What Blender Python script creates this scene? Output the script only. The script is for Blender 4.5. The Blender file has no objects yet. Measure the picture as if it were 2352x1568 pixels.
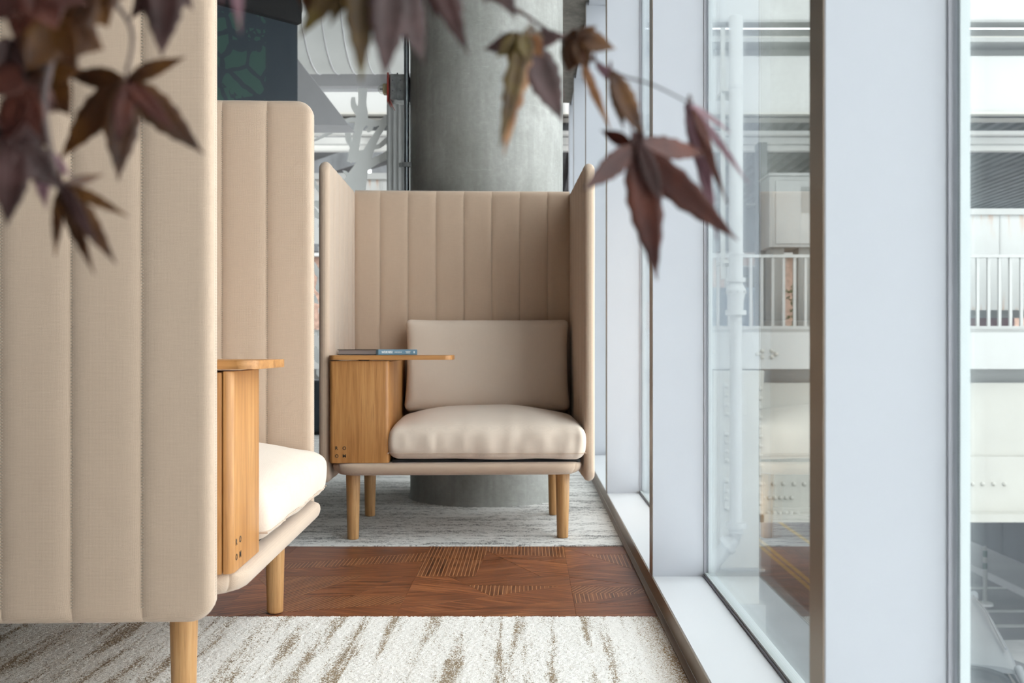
import bpy, bmesh, math, random
import numpy as np
from mathutils import Vector, Matrix, noise

random.seed(7)
rng = np.random.default_rng(7)
S = bpy.context.scene
COL = S.collection
PI = math.pi

# ------------------------------------------------------------------ camera
F, CX, CY, H = 2250.0, 1214.0, 804.0, 0.713          # focal length in px, principal point, eye height
cam_d = bpy.data.cameras.new('camera')
cam = bpy.data.objects.new('camera', cam_d)
COL.objects.link(cam)
cam.location = (0, 0, H)
cam.rotation_euler = (PI / 2, 0, 0)
cam_d.sensor_width = 36.0
cam_d.lens = F / 2352 * 36.0
cam_d.shift_x = (1176 - CX) / 2352
cam_d.shift_y = (CY - 784) / 2352
cam_d.clip_start = 0.02
cam_d.clip_end = 400
cam_d.dof.use_dof = True
cam_d.dof.focus_distance = 2.6
cam_d.dof.aperture_fstop = 5.6
S.camera = cam

# ------------------------------------------------------------------ light
world = bpy.data.worlds.new('overcast_sky')
S.world = world
world.use_nodes = True
bg = world.node_tree.nodes['Background']
bg.inputs['Color'].default_value = (0.955, 0.97, 1.0, 1)
bg.inputs['Strength'].default_value = 2.6
S.view_settings.view_transform = 'Standard'
S.view_settings.look = 'None'
S.view_settings.gamma = 1.0
S.view_settings.use_curve_mapping = False
S.view_settings.exposure = 0.78

FILL_LAMP_POWER = 5.0


def P(x, y, Y):
    """point at depth Y seen at photo pixel (x, y)"""
    return Vector(((x - CX) * Y / F, Y, H + (CY - y) * Y / F))


# ------------------------------------------------------------------ materials
def srgb(r, g, b):
    f = lambda c: (c / 255 / 12.92) if c / 255 <= 0.04045 else ((c / 255 + 0.055) / 1.055) ** 2.4
    return (f(r), f(g), f(b), 1)


class NT:
    def __init__(self, name):
        self.m = bpy.data.materials.new(name)
        self.m.use_nodes = True
        self.t = self.m.node_tree
        self.b = self.t.nodes['Principled BSDF']
        self.out = self.t.nodes['Material Output']

    def n(self, typ, **kw):
        nd = self.t.nodes.new(typ)
        for k, v in kw.items():
            if hasattr(nd, k):
                setattr(nd, k, v)
            else:
                nd.inputs[k.replace('_', ' ')].default_value = v
        return nd

    def l(self, a, b):
        self.t.links.new(a, b)

    def val(self, sock, v):
        if isinstance(v, (int, float, tuple)):
            sock.default_value = v
        else:
            self.l(v, sock)

    def math(self, op, a, b=0.0, c=None):
        nd = self.t.nodes.new('ShaderNodeMath')
        nd.operation = op
        self.val(nd.inputs[0], a)
        self.val(nd.inputs[1], b)
        if c is not None:
            self.val(nd.inputs[2], c)
        return nd.outputs[0]

    def coord(self, scale=(1, 1, 1), kind='Object', rot=(0, 0, 0)):
        tc = self.t.nodes.new('ShaderNodeTexCoord')
        mp = self.t.nodes.new('ShaderNodeMapping')
        mp.inputs['Scale'].default_value = scale
        mp.inputs['Rotation'].default_value = rot
        self.l(tc.outputs[kind], mp.inputs['Vector'])
        return mp.outputs['Vector']

    def noise(self, vec, scale=5.0, detail=4.0, rough=0.5, dist=0.0):
        nd = self.t.nodes.new('ShaderNodeTexNoise')
        nd.inputs['Scale'].default_value = scale
        nd.inputs['Detail'].default_value = detail
        nd.inputs['Roughness'].default_value = rough
        nd.inputs['Distortion'].default_value = dist
        self.l(vec, nd.inputs['Vector'])
        return nd.outputs['Fac']

    def ramp(self, fac, stops):
        nd = self.t.nodes.new('ShaderNodeValToRGB')
        el = nd.color_ramp.elements
        while len(el) < len(stops):
            el.new(0.5)
        for e, (p, c) in zip(el, stops):
            e.position = p
            e.color = c if len(c) == 4 else (*c, 1)
        self.val(nd.inputs['Fac'], fac)
        return nd.outputs['Color']

    def mix(self, fac, a, b, blend='MIX'):
        nd = self.t.nodes.new('ShaderNodeMix')
        nd.data_type = 'RGBA'
        nd.blend_type = blend
        self.val(nd.inputs['Factor'], fac)
        self.val(nd.inputs['A'], a)
        self.val(nd.inputs['B'], b)
        return nd.outputs['Result']

    def bump(self, h, strength=0.3, dist=0.001, normal=None):
        nd = self.t.nodes.new('ShaderNodeBump')
        nd.inputs['Strength'].default_value = strength
        nd.inputs['Distance'].default_value = dist
        self.l(h, nd.inputs['Height'])
        if normal is not None:
            self.l(normal, nd.inputs['Normal'])
        self.l(nd.outputs['Normal'], self.b.inputs['Normal'])
        return nd.outputs['Normal']

    def base(self, c):
        self.val(self.b.inputs['Base Color'], c)

    def set(self, **kw):
        for k, v in kw.items():
            self.b.inputs[k.replace('_', ' ')].default_value = v


def grey(v):
    return (v, v, v, 1)


def plain(name, col, rough=0.5, metal=0.0, var=0.06, vscale=6.0, bump=0.0, bscale=200.0, spec=0.5):
    t = NT(name)
    v = t.coord()
    f = t.noise(v, vscale, 5)
    dark = tuple(c * (1 - var * 2) for c in col[:3]) + (1,)
    lite = tuple(min(1, c * (1 + var)) for c in col[:3]) + (1,)
    t.base(t.ramp(f, [(0.3, dark), (0.7, lite)]))
    t.set(Roughness=rough, Metallic=metal)
    t.b.inputs['Specular IOR Level'].default_value = spec
    if bump:
        t.bump(t.noise(v, bscale, 3), bump, 0.001)
    return t.m


def fabric(name, col, period=0.0025, contrast=0.18):
    t = NT(name)
    tc = t.n('ShaderNodeTexCoord')
    sep = t.n('ShaderNodeSeparateXYZ')
    t.l(tc.outputs['Object'], sep.inputs[0])
    k = 2 * PI / period
    # slight wobble of the yarns
    wob = t.math('MULTIPLY', t.noise(t.coord((1, 1, 1)), 60, 2), 5.0)
    s = [t.math('SINE', t.math('ADD', t.math('MULTIPLY', sep.outputs[i], k), wob)) for i in range(3)]
    w = t.math('ADD', t.math('ADD', t.math('MULTIPLY', s[0], s[2]), t.math('MULTIPLY', s[1], s[2])),
               t.math('MULTIPLY', s[0], s[1]))
    w = t.math('ADD', t.math('MULTIPLY', w, 0.33), 0.5)
    slub = t.noise(t.coord((14, 14, 260)), 3.0, 3)
    slub2 = t.noise(t.coord((220, 220, 9)), 3.0, 3)
    f = t.math('ADD', t.math('MULTIPLY', w, 0.5),
               t.math('ADD', t.math('MULTIPLY', slub, 0.3), t.math('MULTIPLY', slub2, 0.25)))
    lo = tuple(c * (1 - contrast) for c in col[:3]) + (1,)
    hi = tuple(min(1, c * (1 + contrast * 0.6)) for c in col[:3]) + (1,)
    big = t.noise(t.coord(), 2.2, 3)
    c = t.ramp(f, [(0.25, lo), (0.8, hi)])
    c = t.mix(t.math('MULTIPLY', big, 0.25), c, tuple(x * m for x, m in zip(col[:3], (0.86, 0.84, 0.82))) + (1,))
    t.base(c)
    t.set(Roughness=0.92)
    t.b.inputs['Specular IOR Level'].default_value = 0.2
    t.b.inputs['Sheen Weight'].default_value = 0.25
    t.b.inputs['Sheen Roughness'].default_value = 0.6
    t.bump(f, 0.35, 0.0012)
    return t.m


def oak(name, axis, a, b, c, rough=0.42, fine=1.0):
    """wood with the grain along one local axis"""
    t = NT(name)
    sc = [26 * fine] * 3
    sc[axis] = 1.3 * fine
    v = t.coord(tuple(sc))
    sc2 = [330] * 3
    sc2[axis] = 7
    v2 = t.coord(tuple(sc2))
    g = t.noise(v, 2.4, 6, 0.6, 0.5)
    pores = t.noise(v2, 1.0, 3, 0.6)
    sc3 = [7 * fine] * 3
    sc3[axis] = 0.9 * fine
    v3 = t.coord(tuple(sc3))
    wv = t.n('ShaderNodeTexNoise')
    wv.inputs['Scale'].default_value = 1.0
    wv.inputs['Detail'].default_value = 2
    t.l(v3, wv.inputs['Vector'])
    rings = t.math('PINGPONG', t.math('MULTIPLY', wv.outputs['Fac'], 9.0), 1.0)
    f = t.math('ADD', t.math('MULTIPLY', g, 0.88), t.math('MULTIPLY', rings, 0.10))
    col = t.ramp(f, [(0.25, a), (0.5, b), (0.78, c)])
    pm = t.ramp(pores, [(0.55, (0, 0, 0, 1)), (0.68, (1, 1, 1, 1))])
    col = t.mix(t.math('MULTIPLY', pm, 0.5), col, tuple(x * 0.62 for x in a[:3]) + (1,))
    t.base(col)
    t.set(Roughness=rough)
    t.bump(pores, 0.12, 0.0006)
    return t.m


M = {}
LINEN = (0.535, 0.402, 0.303, 1)
M['fabric'] = fabric('beige_linen', LINEN)
M['fabric_soft'] = fabric('beige_cushion_linen', (0.69, 0.575, 0.480, 1), 0.0024, 0.10)
M['thread'] = plain('beige_thread', (0.36, 0.30, 0.235, 1), 0.8)
M['oak_z'] = oak('oak_vertical_grain', 2, (0.315, 0.130, 0.036, 1), (0.46, 0.212, 0.066, 1), (0.60, 0.310, 0.112, 1))
M['oak_x'] = oak('oak_cross_grain', 0, (0.315, 0.130, 0.036, 1), (0.46, 0.212, 0.066, 1), (0.60, 0.310, 0.112, 1))
M['oak_y'] = oak('oak_depth_grain', 1, (0.315, 0.130, 0.036, 1), (0.46, 0.212, 0.066, 1), (0.60, 0.310, 0.112, 1))
M['ash_z'] = oak('ash_leg', 2, (0.37, 0.18, 0.065, 1), (0.51, 0.275, 0.11, 1), (0.63, 0.38, 0.175, 1), 0.45, 1.4)
M['black'] = plain('black_webbing', (0.01, 0.01, 0.011, 1), 0.85)
M['ink'] = plain('black_ink', (0.012, 0.012, 0.012, 1), 0.6)
M['white_ink'] = plain('white_ink', (0.85, 0.87, 0.88, 1), 0.6)
M['frame_white'] = plain('frame_grey_white_enamel', (0.47, 0.485, 0.525, 1), 0.38, 0, 0.02, 1.2)
M['sill_white'] = plain('lighter_sill_enamel', (0.66, 0.675, 0.70, 1), 0.35, 0, 0.02, 1.2)  # lighter tone than the frame enamel
M['brownish'] = plain('brown_reflection_metal', (0.24, 0.185, 0.14, 1), 0.38, 0.35, 0.08, 3)  # grey anodised metal; brown of the reflected warm interior put into its colour
M['gasket'] = plain('grey_rubber_gasket', (0.20, 0.20, 0.225, 1), 0.6)
M['side_gasket'] = plain('lilac_grey_gasket', (0.50, 0.50, 0.55, 1), 0.6)
M['steel'] = plain('galvanised_steel', (0.42, 0.44, 0.45, 1), 0.35, 0.85, 0.15, 40)
M['conduit'] = plain('dull_steel_conduit', (0.30, 0.33, 0.35, 1), 0.3, 0.9, 0.1, 30)
M['soffit'] = plain('lilac_grey_paint', (0.62, 0.61, 0.63, 1), 0.7, 0, 0.02)
M['duct'] = plain('white_duct_paint', (0.86, 0.86, 0.83, 1), 0.55, 0, 0.02, 3)
M['wall_paint'] = plain('taupe_wall_paint', (0.13, 0.12, 0.11, 1), 0.8, 0, 0.02)
M['ribbed_grey'] = plain('grey_ribbed_metal', (0.34, 0.34, 0.335, 1), 0.5, 0.1, 0.04, 3)
M['decal'] = plain('frosted_film', (0.86, 0.865, 0.85, 1), 0.75, 0, 0.015)
M['red'] = plain('red_alarm_plastic', (0.32, 0.03, 0.02, 1), 0.4)
M['ivory'] = plain('ivory_plastic', (0.66, 0.58, 0.36, 1), 0.45)
M['cream'] = plain('cream_bridge_paint', (0.37, 0.357, 0.318, 1), 0.55, 0, 0.03, 1.5)
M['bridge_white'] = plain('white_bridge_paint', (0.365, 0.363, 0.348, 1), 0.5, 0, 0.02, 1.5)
M['bright_white'] = plain('lightened_white_beam_paint', (0.85, 0.84, 0.80, 1), 0.5, 0, 0.02, 1.5)  # bridge white lightened in colour to offset the shade under the deck
M['bridge_shade'] = plain('grey_and_shaded_bridge_paint', (0.24, 0.24, 0.228, 1), 0.6, 0, 0.05, 1.5)  # grey paint; also darkens bridge strips that only lie in shade
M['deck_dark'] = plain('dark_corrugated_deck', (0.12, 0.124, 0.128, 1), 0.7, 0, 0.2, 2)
M['asphalt'] = plain('asphalt', (0.22, 0.217, 0.226, 1), 0.85, 0, 0.12, 1.2, 0.4, 90)
M['pavement'] = plain('pale_pavement', (0.34, 0.343, 0.35, 1), 0.85, 0, 0.06, 1)
M['road_white'] = plain('white_road_paint', (0.55, 0.55, 0.54, 1), 0.7, 0, 0.08, 5)
M['road_yellow'] = plain('yellow_road_paint', (0.50, 0.36, 0.13, 1), 0.7, 0, 0.08, 5)
M['fence_green'] = plain('green_fence_mesh', (0.06, 0.09, 0.085, 1), 0.8, 0, 0.15, 2)
M['fence_dark'] = plain('dark_fence_board', (0.05, 0.053, 0.065, 1), 0.7, 0, 0.1, 2)
M['car_paint'] = plain('grey_car_paint', (0.11, 0.117, 0.123, 1), 0.35, 0.0, 0.03, 2)
M['car_glass'] = plain('dark_car_glass', (0.015, 0.017, 0.019, 1), 0.08)
M['tyre'] = plain('tyre_rubber', (0.015, 0.015, 0.015, 1), 0.8)
M['brick'] = plain('brown_brick', (0.32, 0.20, 0.15, 1), 0.85, 0, 0.25, 9)
M['orange'] = plain('orange_awning', (0.62, 0.24, 0.11, 1), 0.7)
M['blue_wall'] = plain('slate_blue_hoarding', (0.13, 0.19, 0.27, 1), 0.7, 0, 0.1, 3)
M['bright_blue'] = plain('bright_blue_plastic', (0.10, 0.36, 0.78, 1), 0.4)
M['maroon'] = plain('maroon_banner', (0.17, 0.045, 0.06, 1), 0.6)
M['green_leaf'] = plain('green_foliage', (0.13, 0.22, 0.05, 1), 0.7, 0, 0.3, 12)
M['bark'] = plain('maple_bark', (0.09, 0.06, 0.055, 1), 0.8, 0, 0.25, 40, 0.4, 120)
M['terracotta'] = plain('charcoal_shade_planter', (0.06, 0.06, 0.062, 1), 0.5)
M['navy'] = plain('navy_laminate', (0.02, 0.027, 0.036, 1), 0.5)
M['pages'] = None


def mat_pages():
    t = NT('book_pages')
    v = t.coord((1, 1, 900))
    f = t.noise(v, 1.0, 2)
    t.base(t.ramp(f, [(0.3, (0.34, 0.33, 0.35, 1)), (0.7, (0.60, 0.58, 0.60, 1))]))
    t.set(Roughness=0.9)
    return t.m


M['pages'] = mat_pages()
M['book_blue'] = plain('slate_blue_book_cloth', (0.135, 0.235, 0.31, 1), 0.6, 0, 0.03)
M['book_black'] = plain('dark_book_board', (0.02, 0.025, 0.03, 1), 0.5)


def mat_concrete(name, a, b, scale=1.0, rough_bump=0.25):
    t = NT(name)
    v = t.coord()
    n1 = t.noise(v, 3.2 * scale, 8, 0.62, 0.4)
    n2 = t.noise(t.coord((9, 9, 1.2)), 2.0 * scale, 6, 0.6, 0.6)
    n3 = t.noise(v, 46 * scale, 4, 0.6)
    f = t.math('ADD', t.math('MULTIPLY', n1, 0.5), t.math('ADD', t.math('MULTIPLY', n2, 0.3), t.math('MULTIPLY', n3, 0.2)))
    c = t.ramp(f, [(0.30, a), (0.52, tuple((x + y) / 2 for x, y in zip(a, b))), (0.70, b)])
    vo = t.n('ShaderNodeTexVoronoi')
    vo.inputs['Scale'].default_value = 9 * scale
    t.l(v, vo.inputs['Vector'])
    pit = t.ramp(vo.outputs['Distance'], [(0.0, (1, 1, 1, 1)), (0.045, (0, 0, 0, 1))])
    c = t.mix(t.math('MULTIPLY', pit, 0.55), c, tuple(x * 0.35 for x in a[:3]) + (1,))
    # thin trowel scratches
    sc = t.noise(t.coord((4, 4, 40)), 3.0, 2, 0.5, 1.5)
    scm = t.ramp(sc, [(0.66, (0, 0, 0, 1)), (0.70, (1, 1, 1, 1))])
    c = t.mix(t.math('MULTIPLY', scm, 0.16), c, tuple(min(1, x * 1.35) for x in b[:3]) + (1,))
    t.base(c)
    t.set(Roughness=0.72)
    t.bump(f, rough_bump, 0.004)
    return t.m


M['concrete'] = mat_concrete('grey_concrete', (0.185, 0.183, 0.168, 1), (0.42, 0.418, 0.398, 1))
M['rough_concrete'] = mat_concrete('rough_dark_concrete', (0.10, 0.085, 0.07, 1), (0.30, 0.27, 0.235, 1), 3.0, 0.8)
M['slab'] = plain('screed', (0.30, 0.29, 0.28, 1), 0.9)


def mat_glass(name='window_glass', tint=(0.975, 0.99, 0.985, 1)):
    t = NT(name)
    t.t.nodes.remove(t.b)
    tr = t.n('ShaderNodeBsdfTransparent')
    tr.inputs['Color'].default_value = tint
    gl = t.n('ShaderNodeBsdfGlossy')
    gl.inputs['Roughness'].default_value = 0.0
    gl.inputs['Color'].default_value = (0.95, 0.98, 1, 1)
    fr = t.n('ShaderNodeFresnel')
    geo = t.n('ShaderNodeNewGeometry')
    ior = t.math('ADD', t.math('MULTIPLY', geo.outputs['Backfacing'], 1 / 1.28 - 1.28), 1.28)
    t.l(ior, fr.inputs['IOR'])
    mx = t.n('ShaderNodeMixShader')
    t.l(fr.outputs[0], mx.inputs[0])
    t.l(tr.outputs[0], mx.inputs[1])
    t.l(gl.outputs[0], mx.inputs[2])
    t.l(mx.outputs[0], t.out.inputs['Surface'])
    return t.m


M['glass'] = mat_glass()
M['lens'] = mat_glass('clear_lens', (0.9, 0.9, 0.88, 1))


def mat_spacer():
    t = NT('perforated_spacer')
    tc = t.n('ShaderNodeTexCoord')
    sep = t.n('ShaderNodeSeparateXYZ')
    t.l(tc.outputs['Object'], sep.inputs[0])
    a = t.math('SINE', t.math('MULTIPLY', sep.outputs[2], 2 * PI / 0.0045))
    b = t.math('SINE', t.math('MULTIPLY', sep.outputs[0], 2 * PI / 0.0045))
    m = t.math('GREATER_THAN', t.math('MULTIPLY', a, b), 0.45)
    t.base(t.mix(m, (0.44, 0.475, 0.475, 1), (0.37, 0.40, 0.40, 1)))
    t.set(Roughness=0.4, Metallic=0.2)
    return t.m


M['spacer'] = mat_spacer()


def mat_rust():
    t = NT('white_panel_with_rust_streaks')
    v = t.coord((7, 1, 1.1))
    streak = t.noise(v, 2.0, 5, 0.6, 0.3)
    tc = t.n('ShaderNodeTexCoord')
    sep = t.n('ShaderNodeSeparateXYZ')
    t.l(tc.outputs['Generated'], sep.inputs[0])
    # rust has run down from the top rail and bled up from the bottom joint
    z = sep.outputs[2]
    top = t.math('MAXIMUM', t.math('MULTIPLY', t.math('SUBTRACT', z, 0.72), 1.3),
                 t.math('MULTIPLY', t.math('SUBTRACT', 0.22, z), 1.6))
    top = t.math('MAXIMUM', top, 0.0)
    f = t.math('MULTIPLY', t.ramp(streak, [(0.5, (0, 0, 0, 1)), (0.72, (1, 1, 1, 1))]), t.math('MULTIPLY', top, 2.2))
    f = t.math('MINIMUM', f, 1.0)
    c = t.mix(f, (0.41, 0.41, 0.395, 1), (0.36, 0.16, 0.05, 1))
    t.base(c)
    t.set(Roughness=0.6)
    return t.m


M['rust'] = mat_rust()


def mat_banner():
    """navy cloth printed with a green tree silhouette"""
    t = NT('navy_print_with_green_tree')
    v = t.coord((1, 1, 1))
    nz = t.n('ShaderNodeTexNoise')
    nz.inputs['Scale'].default_value = 5
    t.l(v, nz.inputs['Vector'])
    mp = t.n('ShaderNodeVectorMath', operation='MULTIPLY_ADD')
    t.l(nz.outputs['Color'], mp.inputs[0])
    mp.inputs[1].default_value = (0.12, 0.0, 0.12)
    t.l(v, mp.inputs[2])
    vo = t.n('ShaderNodeTexVoronoi', feature='DISTANCE_TO_EDGE')
    vo.inputs['Scale'].default_value = 7.0
    t.l(mp.outputs[0], vo.inputs['Vector'])
    vo2 = t.n('ShaderNodeTexVoronoi', feature='DISTANCE_TO_EDGE')
    vo2.inputs['Scale'].default_value = 26
    t.l(mp.outputs[0], vo2.inputs['Vector'])
    big = t.noise(t.coord((1, 1, 1)), 3.1, 3)
    a = t.math('GREATER_THAN', vo.outputs['Distance'], 0.085)
    b = t.math('GREATER_THAN', vo2.outputs['Distance'], t.math('MULTIPLY', t.math('GREATER_THAN', big, 0.5), 0.16))
    sep = t.n('ShaderNodeSeparateXYZ')
    t.l(v, sep.inputs[0])
    lim = t.math('LESS_THAN', sep.outputs[0], 0.645)
    f = t.math('MULTIPLY', t.math('MULTIPLY', a, b), lim)
    t.base(t.mix(f, (0.020, 0.031, 0.043, 1), (0.030, 0.072, 0.060, 1)))
    t.set(Roughness=0.7)
    return t.m


M['banner'] = mat_banner()


def mat_carpet_near():
    t = NT('white_loop_carpet_with_tan_streaks')
    warp = t.noise(t.coord((3, 3, 3)), 2.0, 3)
    v = t.coord((25, 1.6, 1))
    f1 = t.noise(v, 1.0, 3, 0.5, 0.5)
    f2 = t.noise(t.coord((34, 6, 1)), 1.0, 4, 0.65, 1.2)
    band = t.math('ADD', t.math('MULTIPLY', f1, 0.72), t.math('MULTIPLY', f2, 0.28))
    m = t.ramp(band, [(0.44, (0, 0, 0, 1)), (0.62, (1, 1, 1, 1))])
    vo = t.n('ShaderNodeTexVoronoi', feature='DISTANCE_TO_EDGE')
    vo.inputs['Scale'].default_value = 1.0
    nz = t.n('ShaderNodeTexNoise')
    nz.inputs['Scale'].default_value = 14
    t.l(t.coord(), nz.inputs['Vector'])
    va = t.n('ShaderNodeVectorMath', operation='MULTIPLY_ADD')
    t.l(nz.outputs['Color'], va.inputs[0])
    va.inputs[1].default_value = (0.9, 0.9, 0)
    t.l(t.coord((20, 9, 1)), va.inputs[2])
    t.l(va.outputs[0], vo.inputs['Vector'])
    crack = t.ramp(vo.outputs['Distance'], [(0.0, (1, 1, 1, 1)), (0.06, (0, 0, 0, 1))])
    sp = t.noise(t.coord((1, 1, 1)), 300, 2, 0.7)
    spk = t.ramp(sp, [(0.44, (0, 0, 0, 1)), (0.56, (1, 1, 1, 1))])
    mm = t.math('MAXIMUM', t.math('MULTIPLY', m, 1.0), t.math('MULTIPLY', crack, 0.34))
    # dithered loop by loop: the streaks are single tan loops among white ones
    fac = t.math('MULTIPLY', t.math('SUBTRACT', sp, t.math('SUBTRACT', 0.655, t.math('MULTIPLY', mm, 0.255))), 12.0)
    fac = t.math('MAXIMUM', t.math('MINIMUM', fac, 1.0), 0.0)
    # worn brown border where the carpet meets the window track
    sep = t.n('ShaderNodeSeparateXYZ')
    tc = t.n('ShaderNodeTexCoord')
    t.l(tc.outputs['Object'], sep.inputs[0])
    edge = t.math('MULTIPLY', t.math('MAXIMUM', t.math('SUBTRACT', sep.outputs[0], 0.262), 0.0), 16.0)
    edge = t.math('MULTIPLY', t.math('MINIMUM', edge, 1.0), spk)
    c = t.mix(fac, (0.86, 0.828, 0.79, 1), (0.29, 0.215, 0.14, 1))
    c = t.mix(t.math('MULTIPLY', edge, 0.8), c, (0.36, 0.22, 0.10, 1))
    t.base(c)
    t.set(Roughness=0.95)
    t.b.inputs['Specular IOR Level'].default_value = 0.1
    t.bump(sp, 0.5, 0.004)
    return t.m


def mat_carpet_far():
    t = NT('grey_ribbed_loop_carpet')
    v = t.coord((16, 125, 1))
    f1 = t.noise(v, 1.0, 4, 0.68, 0.9)
    f3 = t.noise(t.coord((2, 22, 1)), 1.0, 3, 0.5)
    f2 = t.noise(t.coord((1, 1, 1)), 260, 2, 0.7)
    big = t.noise(t.coord((1, 2.6, 1)), 1.0, 2)
    band = t.math('ADD', t.math('MULTIPLY', f1, 0.62), t.math('MULTIPLY', f3, 0.38))
    m = t.ramp(band, [(0.485, (0, 0, 0, 1)), (0.575, (1, 1, 1, 1))])
    spk = t.ramp(f2, [(0.36, (0.15, 0.15, 0.15, 1)), (0.56, (1, 1, 1, 1))])
    c = t.mix(t.math('MULTIPLY', m, spk), (0.74, 0.725, 0.70, 1), (0.12, 0.115, 0.115, 1))
    c = t.mix(t.math('MULTIPLY', f2, 0.25), c, (0.42, 0.41, 0.40, 1))
    t.base(c)
    t.set(Roughness=0.95)
    t.b.inputs['Specular IOR Level'].default_value = 0.1
    t.bump(f2, 0.4, 0.003)
    return t.m


M['carpet_near'] = mat_carpet_near()
M['carpet_far'] = mat_carpet_far()


def mat_parquet(kind):
    t = NT('brown_parquet_' + kind)
    uv = t.coord((1, 1, 1), 'UV')
    sep = t.n('ShaderNodeSeparateXYZ')
    t.l(uv, sep.inputs[0])
    mp = t.coord((3.5, 38, 1), 'UV')
    g = t.noise(mp, 1.0, 5, 0.6, 0.9)
    g2 = t.noise(t.coord((12, 260, 1), 'UV'), 1.0, 3, 0.55)
    f = t.math('ADD', t.math('MULTIPLY', g, 0.65), t.math('MULTIPLY', g2, 0.35))
    oi = t.n('ShaderNodeObjectInfo')
    c = t.ramp(f, [(0.34, (0.066, 0.017, 0.005, 1)), (0.5, (0.245, 0.074, 0.024, 1)), (0.66, (0.47, 0.178, 0.064, 1))])
    c = t.mix(t.math('MULTIPLY', oi.outputs['Random'], 0.40), c, (0.165, 0.047, 0.014, 1))
    per = {'fine': 0.0078, 'bold': 0.0125, 'plain': 0.021}[kind]
    fr = t.math('FRACT', t.math('DIVIDE', sep.outputs[1], per))
    if kind == 'bold':
        brk = t.math('FRACT', t.math('MULTIPLY', g2, 3.0))
        line = t.math('MULTIPLY', t.math('LESS_THAN', fr, 0.22), 0.8)
        c = t.mix(line, t.mix(0.35, c, (0.03, 0.010, 0.004, 1)), (0.44, 0.20, 0.08, 1))
        h = t.math('LESS_THAN', fr, 0.22)
    else:
        line = t.math('MULTIPLY', t.math('LESS_THAN', fr, 0.26 if kind == 'fine' else 0.08), 0.75)
        c = t.mix(line, c, (0.022, 0.007, 0.003, 1))
        h = t.math('GREATER_THAN', fr, 0.22 if kind == 'fine' else 0.07)
    t.base(c)
    t.set(Roughness=0.42)
    t.b.inputs['Specular IOR Level'].default_value = 0.3
    t.bump(h, 0.35, 0.0008)
    return t.m


for k in ('fine', 'bold', 'plain'):
    M['pq_' + k] = mat_parquet(k)


def mat_leaf(name, a, b, c):
    t = NT(name)
    v = t.coord()
    f = t.noise(v, 38, 4, 0.6)
    t.base(t.ramp(f, [(0.32, a), (0.5, b), (0.70, c)]))
    t.set(Roughness=0.5)
    t.b.inputs['Transmission Weight'].default_value = 0.0
    tl = t.n('ShaderNodeBsdfTranslucent')
    tl.inputs['Color'].default_value = tuple(min(1, x * 1.6) for x in c[:3]) + (1,)
    mx = t.n('ShaderNodeMixShader')
    mx.inputs[0].default_value = 0.30
    t.l(t.b.outputs[0], mx.inputs[1])
    t.l(tl.outputs[0], mx.inputs[2])
    t.l(mx.outputs[0], t.out.inputs['Surface'])
    return t.m


M['leaf_purple'] = mat_leaf('purple_maple_leaf', (0.026, 0.011, 0.010, 1), (0.050, 0.022, 0.020, 1), (0.105, 0.052, 0.050, 1))
M['leaf_red'] = mat_leaf('dark_red_maple_leaf', (0.036, 0.009, 0.008, 1), (0.075, 0.022, 0.016, 1), (0.15, 0.045, 0.028, 1))
M['leaf_brown'] = mat_leaf('brown_maple_leaf', (0.026, 0.010, 0.005, 1), (0.060, 0.022, 0.008, 1), (0.15, 0.062, 0.012, 1))
M['leaf_olive'] = mat_leaf('olive_maple_leaf', (0.035, 0.015, 0.010, 1), (0.085, 0.045, 0.008, 1), (0.13, 0.095, 0.014, 1))
M['leaf_tan'] = mat_leaf('withered_tan_maple_leaf', (0.12, 0.045, 0.016, 1), (0.24, 0.11, 0.045, 1), (0.46, 0.27, 0.14, 1))
M['leaf_pink'] = mat_leaf('pale_pink_maple_leaf', (0.10, 0.045, 0.055, 1), (0.17, 0.085, 0.10, 1), (0.28, 0.16, 0.19, 1))


# ------------------------------------------------------------------ mesh helpers
def mesh_obj(name, verts, faces, mat, parent=None, smooth=False, fix=True):
    me = bpy.data.meshes.new(name)
    me.from_pydata([tuple(v) for v in verts], [], [tuple(f) for f in faces])
    if fix:
        bm = bmesh.new()
        bm.from_mesh(me)
        bmesh.ops.recalc_face_normals(bm, faces=bm.faces)
        bm.to_mesh(me)
        bm.free()
    me.update()
    if smooth:
        me.polygons.foreach_set('use_smooth', [True] * len(me.polygons))
    if mat is not None:
        me.materials.append(M[mat] if isinstance(mat, str) else mat)
    o = bpy.data.objects.new(name, me)
    COL.objects.link(o)
    o.parent = parent
    return o


def share(o, name, loc=(0, 0, 0), parent=None, rot=None):
    c = bpy.data.objects.new(name, o.data)
    COL.objects.link(c)
    c.parent = parent
    c.location = loc
    if rot:
        c.rotation_euler = rot
    return c


def empty(name, loc=(0, 0, 0), rz=0.0, label=None, cat=None, group=None, kind=None, parent=None):
    o = bpy.data.objects.new(name, None)
    COL.objects.link(o)
    o.location = loc
    o.rotation_euler = (0, 0, rz)
    o.parent = parent
    o.empty_display_size = 0.05
    return tag(o, label, cat, group, kind)


def tag(o, label=None, cat=None, group=None, kind=None):
    if label:
        o['label'] = label
    if cat:
        o['category'] = cat
    if group:
        o['group'] = group
    if kind:
        o['kind'] = kind
    return o


def box_geo(x0, x1, y0, y1, z0, z1):
    v = [(x0, y0, z0), (x1, y0, z0), (x1, y1, z0), (x0, y1, z0), (x0, y0, z1), (x1, y0, z1), (x1, y1, z1), (x0, y1, z1)]
    f = [(0, 3, 2, 1), (4, 5, 6, 7), (0, 1, 5, 4), (1, 2, 6, 5), (2, 3, 7, 6), (3, 0, 4, 7)]
    return v, f


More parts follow.
